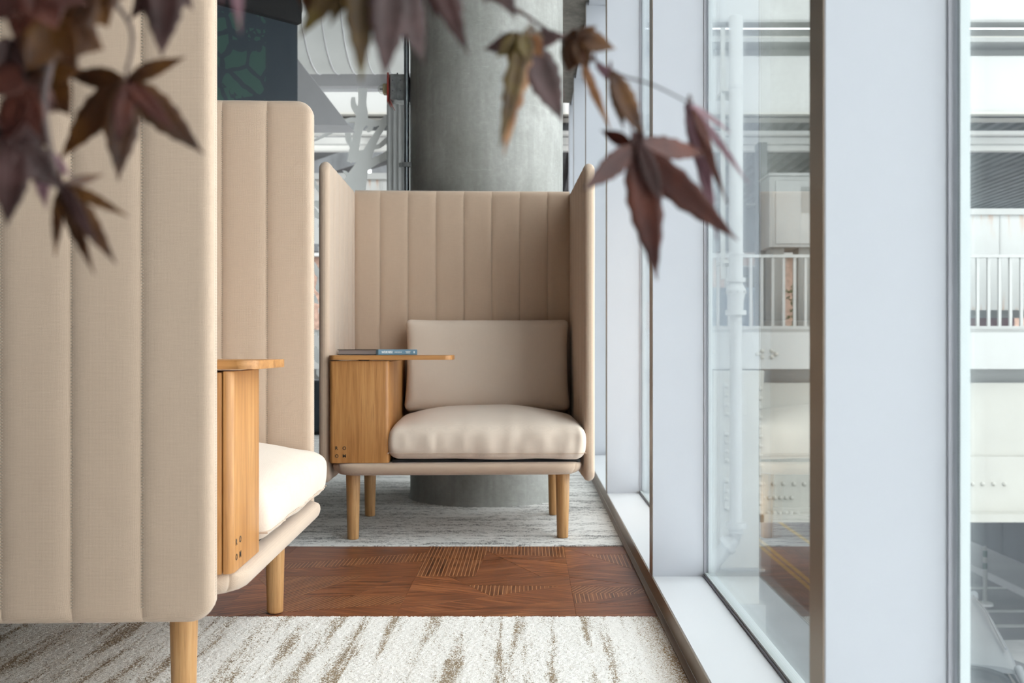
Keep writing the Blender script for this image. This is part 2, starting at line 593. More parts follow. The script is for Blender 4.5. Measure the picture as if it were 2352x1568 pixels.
def box(name, x0, x1, y0, y1, z0, z1, mat, parent=None, bevel=0.0, seg=2):
    v, f = box_geo(x0, x1, y0, y1, z0, z1)
    o = mesh_obj(name, v, f, mat, parent)
    if bevel:
        bm = bmesh.new()
        bm.from_mesh(o.data)
        bmesh.ops.bevel(bm, geom=bm.edges[:], offset=bevel, segments=seg, profile=0.5, affect='EDGES')
        bm.to_mesh(o.data)
        bm.free()
        o.data.polygons.foreach_set('use_smooth', [True] * len(o.data.polygons))
        o.data.set_sharp_from_angle(angle=math.radians(35))
    return o


def merge(geos):
    V, Fc = [], []
    for v, f in geos:
        n = len(V)
        V += list(v)
        Fc += [tuple(i + n for i in q) for q in f]
    return V, Fc


def lathe_geo(profile, seg=32, axis='Z', origin=(0, 0, 0)):
    """profile: list of (radius, height); closed with end caps"""
    V, Fc = [], []
    n = len(profile)
    for (r, h) in profile:
        for i in range(seg):
            a = 2 * PI * i / seg
            p = (r * math.cos(a), r * math.sin(a), h)
            if axis == 'X':
                p = (p[2], p[0], p[1])
            elif axis == 'Y':
                p = (p[0], p[2], p[1])
            V.append((p[0] + origin[0], p[1] + origin[1], p[2] + origin[2]))
    for k in range(n - 1):
        for i in range(seg):
            j = (i + 1) % seg
            Fc.append((k * seg + i, k * seg + j, (k + 1) * seg + j, (k + 1) * seg + i))
    Fc.append(tuple(range(seg - 1, -1, -1)))
    Fc.append(tuple((n - 1) * seg + i for i in range(seg)))
    return V, Fc


def lathe(name, profile, mat, parent=None, seg=32, axis='Z', origin=(0, 0, 0), angle=40):
    v, f = lathe_geo(profile, seg, axis, origin)
    o = mesh_obj(name, v, f, mat, parent, smooth=True)
    o.data.set_sharp_from_angle(angle=math.radians(angle))
    return o


def tube_geo(pts, radii, seg=8):
    pts = [Vector(p) for p in pts]
    if not hasattr(radii, '__len__'):
        radii = [radii] * len(pts)
    V, Fc = [], []
    up = Vector((0.31, 0.2, 0.93))
    for i, p in enumerate(pts):
        d = (pts[min(i + 1, len(pts) - 1)] - pts[max(i - 1, 0)]).normalized()
        a = d.cross(up)
        if a.length < 1e-4:
            a = d.cross(Vector((1, 0, 0)))
        a.normalize()
        b = d.cross(a)
        for k in range(seg):
            t = 2 * PI * k / seg
            V.append(tuple(p + (a * math.cos(t) + b * math.sin(t)) * radii[i]))
    for i in range(len(pts) - 1):
        for k in range(seg):
            j = (k + 1) % seg
            Fc.append((i * seg + k, i * seg + j, (i + 1) * seg + j, (i + 1) * seg + k))
    Fc.append(tuple(range(seg)))
    Fc.append(tuple((len(pts) - 1) * seg + k for k in range(seg)))
    return V, Fc


def tube(name, pts, radii, mat, parent=None, seg=8):
    v, f = tube_geo(pts, radii, seg)
    o = mesh_obj(name, v, f, mat, parent, smooth=True)
    o.data.set_sharp_from_angle(angle=math.radians(50))
    return o


def prism_geo(poly, z0, z1):
    n = len(poly)
    V = [(x, y, z0) for x, y in poly] + [(x, y, z1) for x, y in poly]
    Fc = [tuple(range(n - 1, -1, -1)), tuple(range(n, 2 * n))]
    Fc += [(i, (i + 1) % n, n + (i + 1) % n, n + i) for i in range(n)]
    return V, Fc


def round_rect(x0, x1, y0, y1, r, seg=6):
    """r: one radius or four (corner order: x1y1, x0y1, x0y0, x1y0)"""
    if not hasattr(r, '__len__'):
        r = [r] * 4
    pts = []
    cs = [(x1 - r[0], y1 - r[0], 0, r[0]), (x0 + r[1], y1 - r[1], 90, r[1]),
          (x0 + r[2], y0 + r[2], 180, r[2]), (x1 - r[3], y0 + r[3], 270, r[3])]
    for cx, cy, a0, rr in cs:
        for i in range(seg + 1):
            a = math.radians(a0 + 90 * i / seg)
            pts.append((cx + rr * math.cos(a), cy + rr * math.sin(a)))
    return pts


def prism(name, poly, z0, z1, mat, parent=None, bevel=0.0, smooth=True):
    v, f = prism_geo(poly, z0, z1)
    o = mesh_obj(name, v, f, mat, parent)
    bm = bmesh.new()
    bm.from_mesh(o.data)
    if bevel:
        ed = [e for e in bm.edges if abs(e.verts[0].co.z - e.verts[1].co.z) < 1e-6]
        bmesh.ops.bevel(bm, geom=ed, offset=bevel, segments=2, profile=0.5, affect='EDGES')
    bm.to_mesh(o.data)
    bm.free()
    if smooth:
        o.data.polygons.foreach_set('use_smooth', [True] * len(o.data.polygons))
        o.data.set_sharp_from_angle(angle=math.radians(32))
    return o


def rbox_geo(hx, hy, hz, r, n=(20, 20, 8), deform=None):
    """rounded box made of a gridded cube, then bent by deform(p) -> p"""
    idx, V, Fc = {}, [], []
    nx, ny, nz = n

    def vert(i, j, k):
        key = (i, j, k)
        if key in idx:
            return idx[key]
        e = lambda t, m: math.sin((2 * t / m - 1) * PI / 2)
        q = Vector((e(i, nx) * hx, e(j, ny) * hy, e(k, nz) * hz))
        c = Vector((max(-hx + r, min(hx - r, q.x)), max(-hy + r, min(hy - r, q.y)), max(-hz + r, min(hz - r, q.z))))
        d = q - c
        if d.length > 1e-9:
            m = max(abs(d.x), abs(d.y), abs(d.z))
            d = d.normalized() * m
        p = c + d
        if deform:
            p = deform(p)
        idx[key] = len(V)
        V.append(tuple(p))
        return idx[key]

    for i in range(nx):
        for j in range(ny):
            for k in (0, nz):
                Fc.append((vert(i, j, k), vert(i + 1, j, k), vert(i + 1, j + 1, k), vert(i, j + 1, k)))
    for i in range(nx):
        for k in range(nz):
            for j in (0, ny):
                Fc.append((vert(i, j, k), vert(i + 1, j, k), vert(i + 1, j, k + 1), vert(i, j, k + 1)))
    for j in range(ny):
        for k in range(nz):
            for i in (0, nx):
                Fc.append((vert(i, j, k), vert(i, j + 1, k), vert(i, j + 1, k + 1), vert(i, j, k + 1)))
    return V, Fc


_font = {}


def text_obj(name, body, size, mat, parent=None, align='CENTER', extrude=0.0004, spacing=1.0, squash=1.0):
    cu = bpy.data.curves.new(name, 'FONT')
    cu.body = body
    cu.size = size
    cu.align_x = align
    cu.align_y = 'CENTER'
    cu.extrude = extrude
    cu.space_character = spacing
    cu.resolution_u = 4
    cu.offset = size * 0.022
    tmp = bpy.data.objects.new('tmp', cu)
    COL.objects.link(tmp)
    dg = bpy.context.evaluated_depsgraph_get()
    me = bpy.data.meshes.new_from_object(tmp.evaluated_get(dg))
    bpy.data.objects.remove(tmp)
    bpy.data.curves.remove(cu)
    me.name = name
    for v in me.vertices:
        v.co.x *= squash
    me.materials.clear()
    me.materials.append(M[mat])
    o = bpy.data.objects.new(name, me)
    COL.objects.link(o)
    o.parent = parent
    return o


# ================================================================== ROOM SHELL
XR, XG = 0.358, 0.512           # room edge and glass plane of the window wall
YE = 8.76                       # end wall
HEAD = 2.91
HS = 0.055
XL, YB, ZC = -6.0, -6.2, 4.2

floor = box('floor', XL, XR, YB, YE + 0.1, -0.35, -0.012, 'slab')
tag(floor, kind='structure')
tag(box('ceiling', XL - 0.1, 0.56, YB - 0.1, YE + 0.15, ZC, ZC + 0.3, 'concrete'), kind='structure')
tag(box('wall_left', XL - 0.2, XL, YB, YE, -0.35, ZC, 'wall_paint'), kind='structure')
tag(box('wall_back', XL, 0.56, YB - 0.2, YB, -0.35, ZC, 'wall_paint'), kind='structure')
tag(box('wall_end', XL, -3.3, YE - 0.05, YE + 0.15, -0.35, ZC, 'wall_paint'), kind='structure')
tag(box('trim_1', -3.3, 0.56, YE - 0.05, YE + 0.15, 3.06, ZC, 'soffit'), 'grey bulkhead above the far glass wall', kind='structure')

# concrete downstand beam over the windows: rough underside
bm = bmesh.new()
nx, ny = 10, 160
vs = [[bm.verts.new((-0.25 + (XR + 0.19 + 0.25) * i / nx, YB + (YE - 0.05 - YB) * j / ny,
                     HEAD + (0.014 * noise.noise(Vector((i * 0.9, j * 0.7, 0))) if 0 < i < nx else 0))) for j in range(ny + 1)] for i in range(nx + 1)]
for i in range(nx):
    for j in range(ny):
        bm.faces.new((vs[i][j], vs[i][j + 1], vs[i + 1][j + 1], vs[i + 1][j]))
me = bpy.data.meshes.new('trim_2')
bd = [e for e in bm.edges if e.is_boundary]
r = bmesh.ops.extrude_edge_only(bm, edges=bd)
for g in r['geom']:
    if isinstance(g, bmesh.types.BMVert):
        g.co.z = ZC
bmesh.ops.recalc_face_normals(bm, faces=bm.faces)
bm.to_mesh(me)
bm.free()
me.materials.append(M['rough_concrete'])
beam = bpy.data.objects.new('trim_2', me)
COL.objects.link(beam)
tag(beam, 'rough dark concrete beam running above the windows', kind='structure')

# ---- mullions
MY = [1.195 + 1.6575 * n for n in range(-4, 5)]
MTH = 0.058
for n, y in enumerate(MY):
    m = box('trim_%d' % (n + 3), XR + 0.003, XG + 0.024, y, y + MTH, 0.0, HEAD, 'frame_white', bevel=0.0015, seg=1)
    tag(m, 'white window mullion fin', kind='structure')
    box('brown_reflection_cap', XR + 0.0015, XR + 0.003, y, y + MTH, HS - 0.0, HEAD, 'brownish', m)  # thin face holding the painted reflection of the room
# corner post
m = box('trim_12', XR + 0.003, XG + 0.08, YE - 0.09, YE + 0.06, 0.0, HEAD, 'frame_white', bevel=0.0015, seg=1)
tag(m, 'white corner post of the window wall', kind='structure')

# ---- window bays
bounds = [YB] + MY + [YE - 0.09]
for n in range(len(bounds) - 1):
    y0 = bounds[n] + (MTH if n else 0)
    y1 = bounds[n + 1]
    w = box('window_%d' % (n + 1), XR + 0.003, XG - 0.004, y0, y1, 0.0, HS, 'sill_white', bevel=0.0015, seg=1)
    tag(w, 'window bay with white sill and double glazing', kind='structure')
    box('brown_reflection_sill_face', XR, XR + 0.003, y0 - (MTH if n else 0), y1, 0.008, HS - 0.001, 'brownish', w)
    box('bottom_gasket', XG - 0.004, XG, y0, y1, 0.01, HS + 0.006, 'gasket', w)
    box('lower_glazing_bar', XG, XG + 0.026, y0, y1, 0.0, HS + 0.012, 'spacer', w)
    for k, xx in enumerate((XG + 0.004, XG + 0.021)):
        box('glass_pane', xx, xx + 0.003, y0 + 0.003, y1 - 0.003, HS + 0.012, HEAD - 0.01, 'glass', w)
    # spacer bars at both jambs and gasket lines
    for yy, s in ((y0, 1), (y1, -1)):
        a, b = sorted((yy + s * 0.004, yy + s * 0.012))
        box('spacer_bar', XG + 0.0095, XG + 0.0215, a, b, HS + 0.012, HEAD - 0.012, 'spacer', w)
        a, b = sorted((yy + s * 0.0005, yy + s * 0.003))
        box('side_gasket', XG - 0.001, XG + 0.0085, a, b, HS, HEAD, 'side_gasket', w)
    box('head_frame', XR + 0.02, XG + 0.05, y0, y1, HEAD - 0.03, HEAD - 0.001, 'frame_white', w)
# track between floor finish and windows
tag(box('baseboard_right', 0.344, XR - 0.0005, YB, YE - 0.1, -0.012, 0.0075, 'brownish'), 'bronze floor track along the windows', kind='structure')

# ---- far glazed wall
w = box('window_20', -3.3, XR - 0.02, YE, YE + 0.06, 0, 0.06, 'frame_white')
tag(w, 'far glazed end wall', kind='structure')
ex = [-3.3, -2.25, -1.16, -0.36, XR - 0.0]
for a, b in zip(ex[:-1], ex[1:]):
    box('glass_pane', a + 0.02, b - 0.02, YE + 0.02, YE + 0.026, 0.06, 3.06, 'glass', w)
for a in (-2.25, -0.36):
    box('glazing_bar', a - 0.02, a + 0.02, YE - 0.01, YE + 0.06, 0.06, 3.06, 'ribbed_grey', w)

# grey ribbed post beside the column
pst = box('trim_13', -1.245, -1.03, YE - 0.16, YE - 0.02, 0, 3.06, 'ribbed_grey')
tag(pst, 'grey ribbed metal post against the far glazing', kind='structure')
for k in range(5):
    box('rib', -1.235 + 0.045 * k, -1.217 + 0.045 * k, YE - 0.172, YE - 0.158, 0, 3.06, 'ribbed_grey', pst, 0.002, 1)


# ---- added lamps out of view, put in to brighten the room
def mat_fill_lamp():
    t = NT('fill_lamp_diffuser')
    t.b.inputs['Emission Color'].default_value = (1.0, 0.93, 0.84, 1)
    t.b.inputs['Emission Strength'].default_value = FILL_LAMP_POWER
    t.base((0.8, 0.8, 0.8, 1))
    return t.m


M['lamp'] = mat_fill_lamp()
for k, (lx, ly) in enumerate(((-0.02, 0.5), (-0.02, 2.3))):
    pn = empty('added_fill_lamp', (lx, ly, 3.35), 0, ['added unseen fill lamp above the foreground carpet',
               'added unseen fill lamp above the strip of wooden floor'][k], 'lamp', 'added fill lamps')
    box('housing', -0.14, 0.14, -0.75, 0.75, 0.0, 0.05, 'frame_white', pn, 0.004, 1)
    box('diffuser', -0.13, 0.13, -0.74, 0.74, -0.012, 0.0, 'lamp', pn)
    for yy in (-0.6, 0.6):
        tube('cable', [(0, yy, 0.05), (0, yy, ZC - 3.35)], 0.002, 'gasket', pn, 6)


# ================================================================== FLOORING
def carpet(name, mat, x0, x1, y0, y1, hi, dx, dy, zfun, label):
    """one sheet of pile: a fine displaced patch where it shows, flat strips around it"""
    hx0, hx1, hy0, hy1 = hi
    nx = int((hx1 - hx0) / dx) + 1
    ny = int((hy1 - hy0) / dy) + 1
    xs = np.linspace(hx0, hx1, nx)
    ys = np.linspace(hy0, hy1, ny)
    X, Y = np.meshgrid(xs, ys, indexing='ij')
    Z = zfun(X, Y)
    edge = (Y < hy0 + dy * 1.5) & (abs(hy0 - y0) < 1e-6) | (Y > hy1 - dy * 1.5) & (abs(hy1 - y1) < 1e-6)
    Yj = Y + np.where(edge, rng.normal(0, 0.0016, Y.shape), rng.normal(0, dy * 0.18, Y.shape))
    Xj = X + rng.normal(0, dx * 0.18, X.shape)
    Xj[0], Xj[-1] = hx0, hx1
    Z = np.where((Y < hy0 + dy * 0.5) & (abs(hy0 - y0) < 1e-6) | (Y > hy1 - dy * 0.5) & (abs(hy1 - y1) < 1e-6), -0.012, Z)
    V = np.stack([Xj, Yj, Z], -1).reshape(-1, 3)
    I = np.arange(nx * ny).reshape(nx, ny)
    Fq = np.stack([I[:-1, :-1], I[1:, :-1], I[1:, 1:], I[:-1, 1:]], -1).reshape(-1, 4)
    V = V.tolist()
    Fq = Fq.tolist()
    rects = [(x0, hx0, y0, y1), (hx1, x1, y0, y1), (hx0, hx1, y0, hy0), (hx0, hx1, hy1, y1)]
    for a, b, c, d in rects:
        if b - a < 1e-5 or d - c < 1e-5:
            continue
        n = len(V)
        V += [(a, c, 0.0015), (b, c, 0.0015), (b, d, 0.0015), (a, d, 0.0015)]
        Fq.append((n, n + 1, n + 2, n + 3))
    me = bpy.data.meshes.new(name)
    me.from_pydata(V, [], Fq)
    me.polygons.foreach_set('use_smooth', [True] * len(me.polygons))
    me.materials.append(M[mat])
    o = bpy.data.objects.new(name, me)
    COL.objects.link(o)
    return tag(o, label, 'carpet')


def z_near(X, Y):
    n = rng.random(X.shape)
    return 0.0005 + 0.0026 * n ** 1.2


def z_far(X, Y):
    rib = 0.5 + 0.5 * np.sin(Y * 2 * PI / 0.0125)
    return -0.001 + 0.0035 * rib + 0.0022 * rng.random(X.shape)


Y1, Y2 = 2.622, 3.562           # edges of the wooden strip
carpet('carpet', 'carpet_near', XL, 0.344, YB, Y1, (-1.55, 0.344, 1.9, Y1), 0.0037, 0.0037, z_near,
       'white loop-pile carpet with tan streaks in the foreground below the wooden strip')
carpet('carpet', 'carpet_far', XL, 0.344, Y2, YE, (-1.7, 0.344, Y2, 5.3), 0.0075, 0.0031, z_far,
       'grey ribbed loop-pile carpet under the far lounge chair and concrete column')


# wooden strip: square tiles, each an inlay of angled shards
def cut(poly, p, d):
    """split a convex polygon by the line through p along d"""
    nrm = Vector((-d.y, d.x))
    A, B = [], []
    for i in range(len(poly)):
        a, b = poly[i], poly[(i + 1) % len(poly)]
        sa, sb = (a - p).dot(nrm), (b - p).dot(nrm)
        (A if sa >= 0 else B).append(a)
        if sa * sb < 0:
            q = a + (b - a) * (sa / (sa - sb))
            A.append(q)
            B.append(q)
    return A, B


def area(poly):
    return abs(sum(poly[i].x * poly[(i + 1) % len(poly)].y - poly[(i + 1) % len(poly)].x * poly[i].y for i in range(len(poly)))) / 2


TW = 0.484
tx = 0.128
R2 = random.Random(21)
cols = []
x = tx
while x > -3.4:
    cols.append((x - TW, x))
    x -= TW
cols.insert(0, (tx, 0.344))
for a, b in cols:
    for row in range(2):
        c, d = (Y1 + (Y2 - Y1) * row / 2, Y1 + (Y2 - Y1) * (row + 1) / 2)
        g = 0.0
        full = [Vector((a + g, c + g)), Vector((b - g, c + g)), Vector((b - g, d - g)), Vector((a + g, d - g))]
        tile = mesh_obj('floor_tile', *box_geo(a + g, b - g, c + g, d - g, -0.011, -0.003), 'pq_plain', floor)
        polys = [full]
        angs = [R2.choice([14, 20, 27, 90, 150, 160, 168, 0, 62, 118]) for _ in range(6)]
        for k in range(5):
            polys.sort(key=area, reverse=True)
            big = polys.pop(0)
            cen = sum(big, Vector((0, 0))) / len(big)
            off = Vector((R2.uniform(-0.06, 0.06), R2.uniform(-0.05, 0.05)))
            an = math.radians(angs[k % len(angs)] + R2.uniform(-4, 4))
            pa, pb = cut(big, cen + off, Vector((math.cos(an), math.sin(an))))
            for q in (pa, pb):
                if len(q) >= 3 and area(q) > 1e-5:
                    polys.append(q)
        for q in polys:
            cen = sum(q, Vector((0, 0))) / len(q)
            q2 = [cen + (p - cen) * (1 - 0.0001 / max(0.02, (p - cen).length)) for p in q]
            qi = [cen + (p - cen) * (1 - 0.0006 / max(0.02, (p - cen).length)) for p in q]
            n = len(q2)
            zt = 0.0 + R2.uniform(-0.0003, 0.0003)
            V = [(p.x, p.y, -0.003) for p in q2] + [(p.x, p.y, zt - 0.0006) for p in q2] + [(p.x, p.y, zt) for p in qi]
            Fc = [tuple(range(2 * n, 3 * n))]
            for i in range(n):
                j = (i + 1) % n
                Fc += [(i, j, n + j, n + i), (n + i, n + j, 2 * n + j, 2 * n + i)]
            kind = R2.choices(['fine', 'bold', 'plain'], [0.56, 0.24, 0.20])[0]
            o = mesh_obj('wood_shard', V, Fc, 'pq_' + kind, tile, fix=False)
            ang = math.radians(R2.choice([20, 25, 155, 160, 15, 168, 0, 8])) if kind != 'bold' else math.radians(R2.choice([90, 90, 90, 62]))
            uvl = o.data.uv_layers.new(name='uv')
            ox = R2.uniform(0, 9)
            ca, sa = math.cos(ang), math.sin(ang)
            for lp in o.data.loops:
                co = o.data.vertices[lp.vertex_index].co
                uvl.data[lp.index].uv = (co.x * ca + co.y * sa + ox, -co.x * sa + co.y * ca + 3)

# ================================================================== CONCRETE COLUMN
colx, coly, colr = -0.205, 4.81, 0.373
prof = [(colr + 0.012, -0.01), (colr + 0.010, 0.004), (colr + 0.004, 0.016), (colr, 0.03)] + [(colr, 0.03 + (ZC - 0.03) * i / 30) for i in range(1, 31)]
v, f = lathe_geo(prof, 96)
v = [(x * (1 + 0.004 * noise.noise(Vector((x * 4, y * 4, z * 0.8)))), y * (1 + 0.004 * noise.noise(Vector((x * 4, y * 4, z * 0.8)))),
      z + (0.012 * noise.noise(Vector((x * 16, y * 16, 3))) if z < 0.031 else 0)) for x, y, z in v]
concol = mesh_obj('concrete_column', v, f, 'concrete', smooth=True)
concol.location = (colx, coly, 0)
tag(concol, 'round grey concrete column behind the far lounge chair', 'column')

# conduit with clamp on the column's left flank
cdx, cdy = -0.588, 4.722
cd = empty('conduit', (cdx, cdy, 0), 0, 'thin vertical steel conduit clamped to the left side of the concrete column', 'pipe')
tube('pipe', [(0, 0, 0.95), (0, 0, ZC - 0.01)], 0.0125, 'conduit', cd, 14)
zc = P(934, 379, cdy).z
for zz in (zc, 1.0, 3.1):
    box('clamp', -0.0165, 0.04, -0.017, 0.004, zz - 0.011, zz + 0.011, 'steel', cd, 0.001, 1)
    lathe('screw', [(0.006, 0), (0.006, 0.004)], 'steel', cd, 10, 'Y', (-0.0245, -0.008, zz))
    box('clamp_ear', -0.036, -0.012, -0.005, -0.001, zz - 0.012, zz + 0.012, 'steel', cd, 0.001, 1)

# fire alarm with strobe
ay = 4.795
kx = ay / F
a0 = P(917, 205, ay)
al = empty('fire_alarm', (a0.x, ay, a0.z), 0, 'red-faced fire alarm strobe on a steel box beside the concrete column', 'alarm')
pxm = lambda px: (px - 917) * kx
box('back_box', pxm(899), pxm(916), -0.05, 0.045, -0.062, 0.062, 'steel', al, 0.002, 1)
box('extension_box', pxm(917), pxm(942), -0.05, 0.045, -0.066, 0.060, 'steel', al, 0.002, 1)
box('joint_flange', pxm(914.5), pxm(917.5), -0.054, 0.049, -0.066, 0.066, 'steel', al, 0.001, 1)
for yy, zz in ((-0.0515, -0.02), (-0.0515, 0.03)):
    for xx in (905, 923):
        lathe('knockout', [(0.004, 0), (0.004, 0.0015)], 'gasket', al, 10, 'Y', (pxm(xx), yy, zz))
plate = prism('face_plate', round_rect(-0.062, 0.062, -0.075, 0.068, 0.008, 3), 0, 0.007, 'red', al, 0.001)
plate.rotation_euler = (PI / 2, 0, -PI / 2)
plate.location = (pxm(896), 0, 0)
lip = box('plate_lip', -0.002, 0.002, -0.05, 0.05, -0.03, 0.0, 'red', al, 0.0008, 1)
lip.location = (pxm(898), 0, -0.065)
lip.rotation_euler = (0, math.radians(-25), 0)
box('strobe_housing', pxm(880), pxm(893.5), -0.022, 0.022, -0.026, 0.024, 'ivory', al, 0.006, 3)
lathe('strobe_lens', [(0.024, 0.0), (0.0235, -0.008), (0.019, -0.018), (0.011, -0.024), (0.003, -0.026)], 'lens', al, 20, 'X', (pxm(880), 0, -0.001))
lathe('strobe_tube', [(0.004, 0.0), (0.004, -0.016)], 'steel', al, 10, 'X', (pxm(880), 0, 0))


# ================================================================== LOUNGE CHAIRS
def panel_channels(parent, name_core, U0, U1, Z0, Z1, seams, t, R0, R1, place, core_label=None):
    """upholstered board standing in a u-z plane, stitched into vertical channels.
    place(u, w, z) -> local xyz, w is across the thickness; R0/R1: outline corner radii at the U0/U1 side"""
    def outline(u):
        zr0, zr1 = Z0, Z1
        for (R, e, s) in ((R0, U0, 1), (R1, U1, -1)):
            d = (u - e) * s
            if R > 0 and d < R:
                k = R - math.sqrt(max(0, R * R - (R - d) ** 2))
                zr0, zr1 = Z0 + k, Z1 - k
        return zr0, zr1

    core_t = t * 0.45
    pts = round_rect(U0 + 0.012, U1 - 0.012, Z0 + 0.012, Z1 - 0.012, [max(R1, 0.006), max(R0, 0.006), max(R0, 0.006), max(R1, 0.006)], 5)
    V = [place(u, -core_t, z) for u, z in pts] + [place(u, core_t, z) for u, z in pts]
    n = len(pts)
    Fc = [tuple(range(n)), tuple(range(2 * n - 1, n - 1, -1))] + [(i, (i + 1) % n, n + (i + 1) % n, n + i) for i in range(n)]
    core = mesh_obj(name_core, V, Fc, 'fabric', parent)
    er = t                                # edge rounding radius = half thickness
    us = [U0] + list(seams) + [U1]
    for ci in range(len(us) - 1):
        a, b = us[ci], us[ci + 1]
        first, last = ci == 0, ci == len(us) - 2
        nu, nv = 16, 44
        tv = [0.5 - 0.5 * math.cos(PI * k / nv) for k in range(nv + 1)]
        tu = [0.5 - 0.5 * math.cos(PI * k / nu) for k in range(nu + 1)]
        grid = []
        sd = ci * 13.7 + U0
        for uu in tu:
            u = a + (b - a) * uu
            z0, z1 = outline(u)
            row = []
            for vv in tv:
                z = z0 + (z1 - z0) * vv
                d = min(vv * (z1 - z0), (1 - vv) * (z1 - z0))
                if first and R0 > 0:
                    d = min(d, u - U0)
                if last and R1 > 0:
                    d = min(d, U1 - u)
                k = min(1.0, d / er)
                T = t * math.sqrt(max(0, 1 - (1 - k) ** 2))
                # puffed between the seams
                s = 2 * uu - 1
                pin = 0.0
                if not (first and s < 0 and R0 > 0) and not (last and s > 0 and R1 > 0):
                    pin = abs(s) ** 5
                T *= 1 - 0.26 * pin
                T *= 1 + 0.035 * noise.noise(Vector((u * 9 + sd, z * 2.2, sd)))
                row.append((u, T, z))
            grid.append(row)
        V, Fc = [], []
        for sgn in (-1, 1):
            for row in grid:
                for (u, T, z) in row:
                    V.append(place(u, sgn * T, z))
        nvv = nv + 1
        off = (nu + 1) * nvv
        for i in range(nu):
            for j in range(nv):
                q = (i * nvv + j, (i + 1) * nvv + j, (i + 1) * nvv + j + 1, i * nvv + j + 1)
                Fc.append(q)
                Fc.append(tuple(x + off for x in reversed(q)))
        for i, flag in ((0, first and R0 > 0), (nu, last and R1 > 0)):
            for j in range(nv):
                if not flag:
                    Fc.append((i * nvv + j, i * nvv + j + 1, off + i * nvv + j + 1, off + i * nvv + j))
        o = mesh_obj('upholstery_channel', V, Fc, 'fabric', core, smooth=True)
        bm = bmesh.new()
        bm.from_mesh(o.data)
        bmesh.ops.remove_doubles(bm, verts=bm.verts, dist=0.00005)
        bmesh.ops.recalc_face_normals(bm, faces=bm.faces)
        bm.to_mesh(o.data)
        bm.free()
        o.data.polygons.foreach_set('use_smooth', [True] * len(o.data.polygons))
        o.data.set_sharp_from_angle(angle=math.radians(60))
    # stitches along each seam, both faces
    geos = []
    for s in seams:
        for sg in (-1, 1):
            w = sg * t * 0.80
            z = Z0 + 0.03
            while z < Z1 - 0.03:
                c = [place(s - 0.0028, w, z), place(s + 0.0012, w, z + 0.0016)]
                x0, x1 = sorted((c[0][0], c[1][0]))
                y0, y1 = sorted((c[0][1], c[1][1]))
                zz0, zz1 = c[0][2], c[1][2]
                if x1 - x0 < 1e-5:
                    x0, x1 = x0 - 0.0012, x1 + 0.0012
                if y1 - y0 < 1e-5:
                    y0, y1 = y0 - 0.0012, y1 + 0.0012
                geos.append(box_geo(x0, x1, y0, y1, zz0, zz1))
                z += 0.0058
    # double row on the rounded free edges
    for (R, e, s) in ((R0, U0, 1), (R1, U1, -1)):
        if R <= 0:
            continue
        for w in (-0.0035, 0.0035):
            z = Z0 + R
            while z < Z1 - R:
                p = place(e + s * 0.0016, w, z)
                geos.append(box_geo(p[0] - 0.0007, p[0] + 0.0007, p[1] - 0.0013, p[1] + 0.0013, z, z + 0.0034))
                z += 0.0052
    v, f = merge(geos)
    st = mesh_obj('stitching', v, f, 'thread', core, fix=False)
    return core


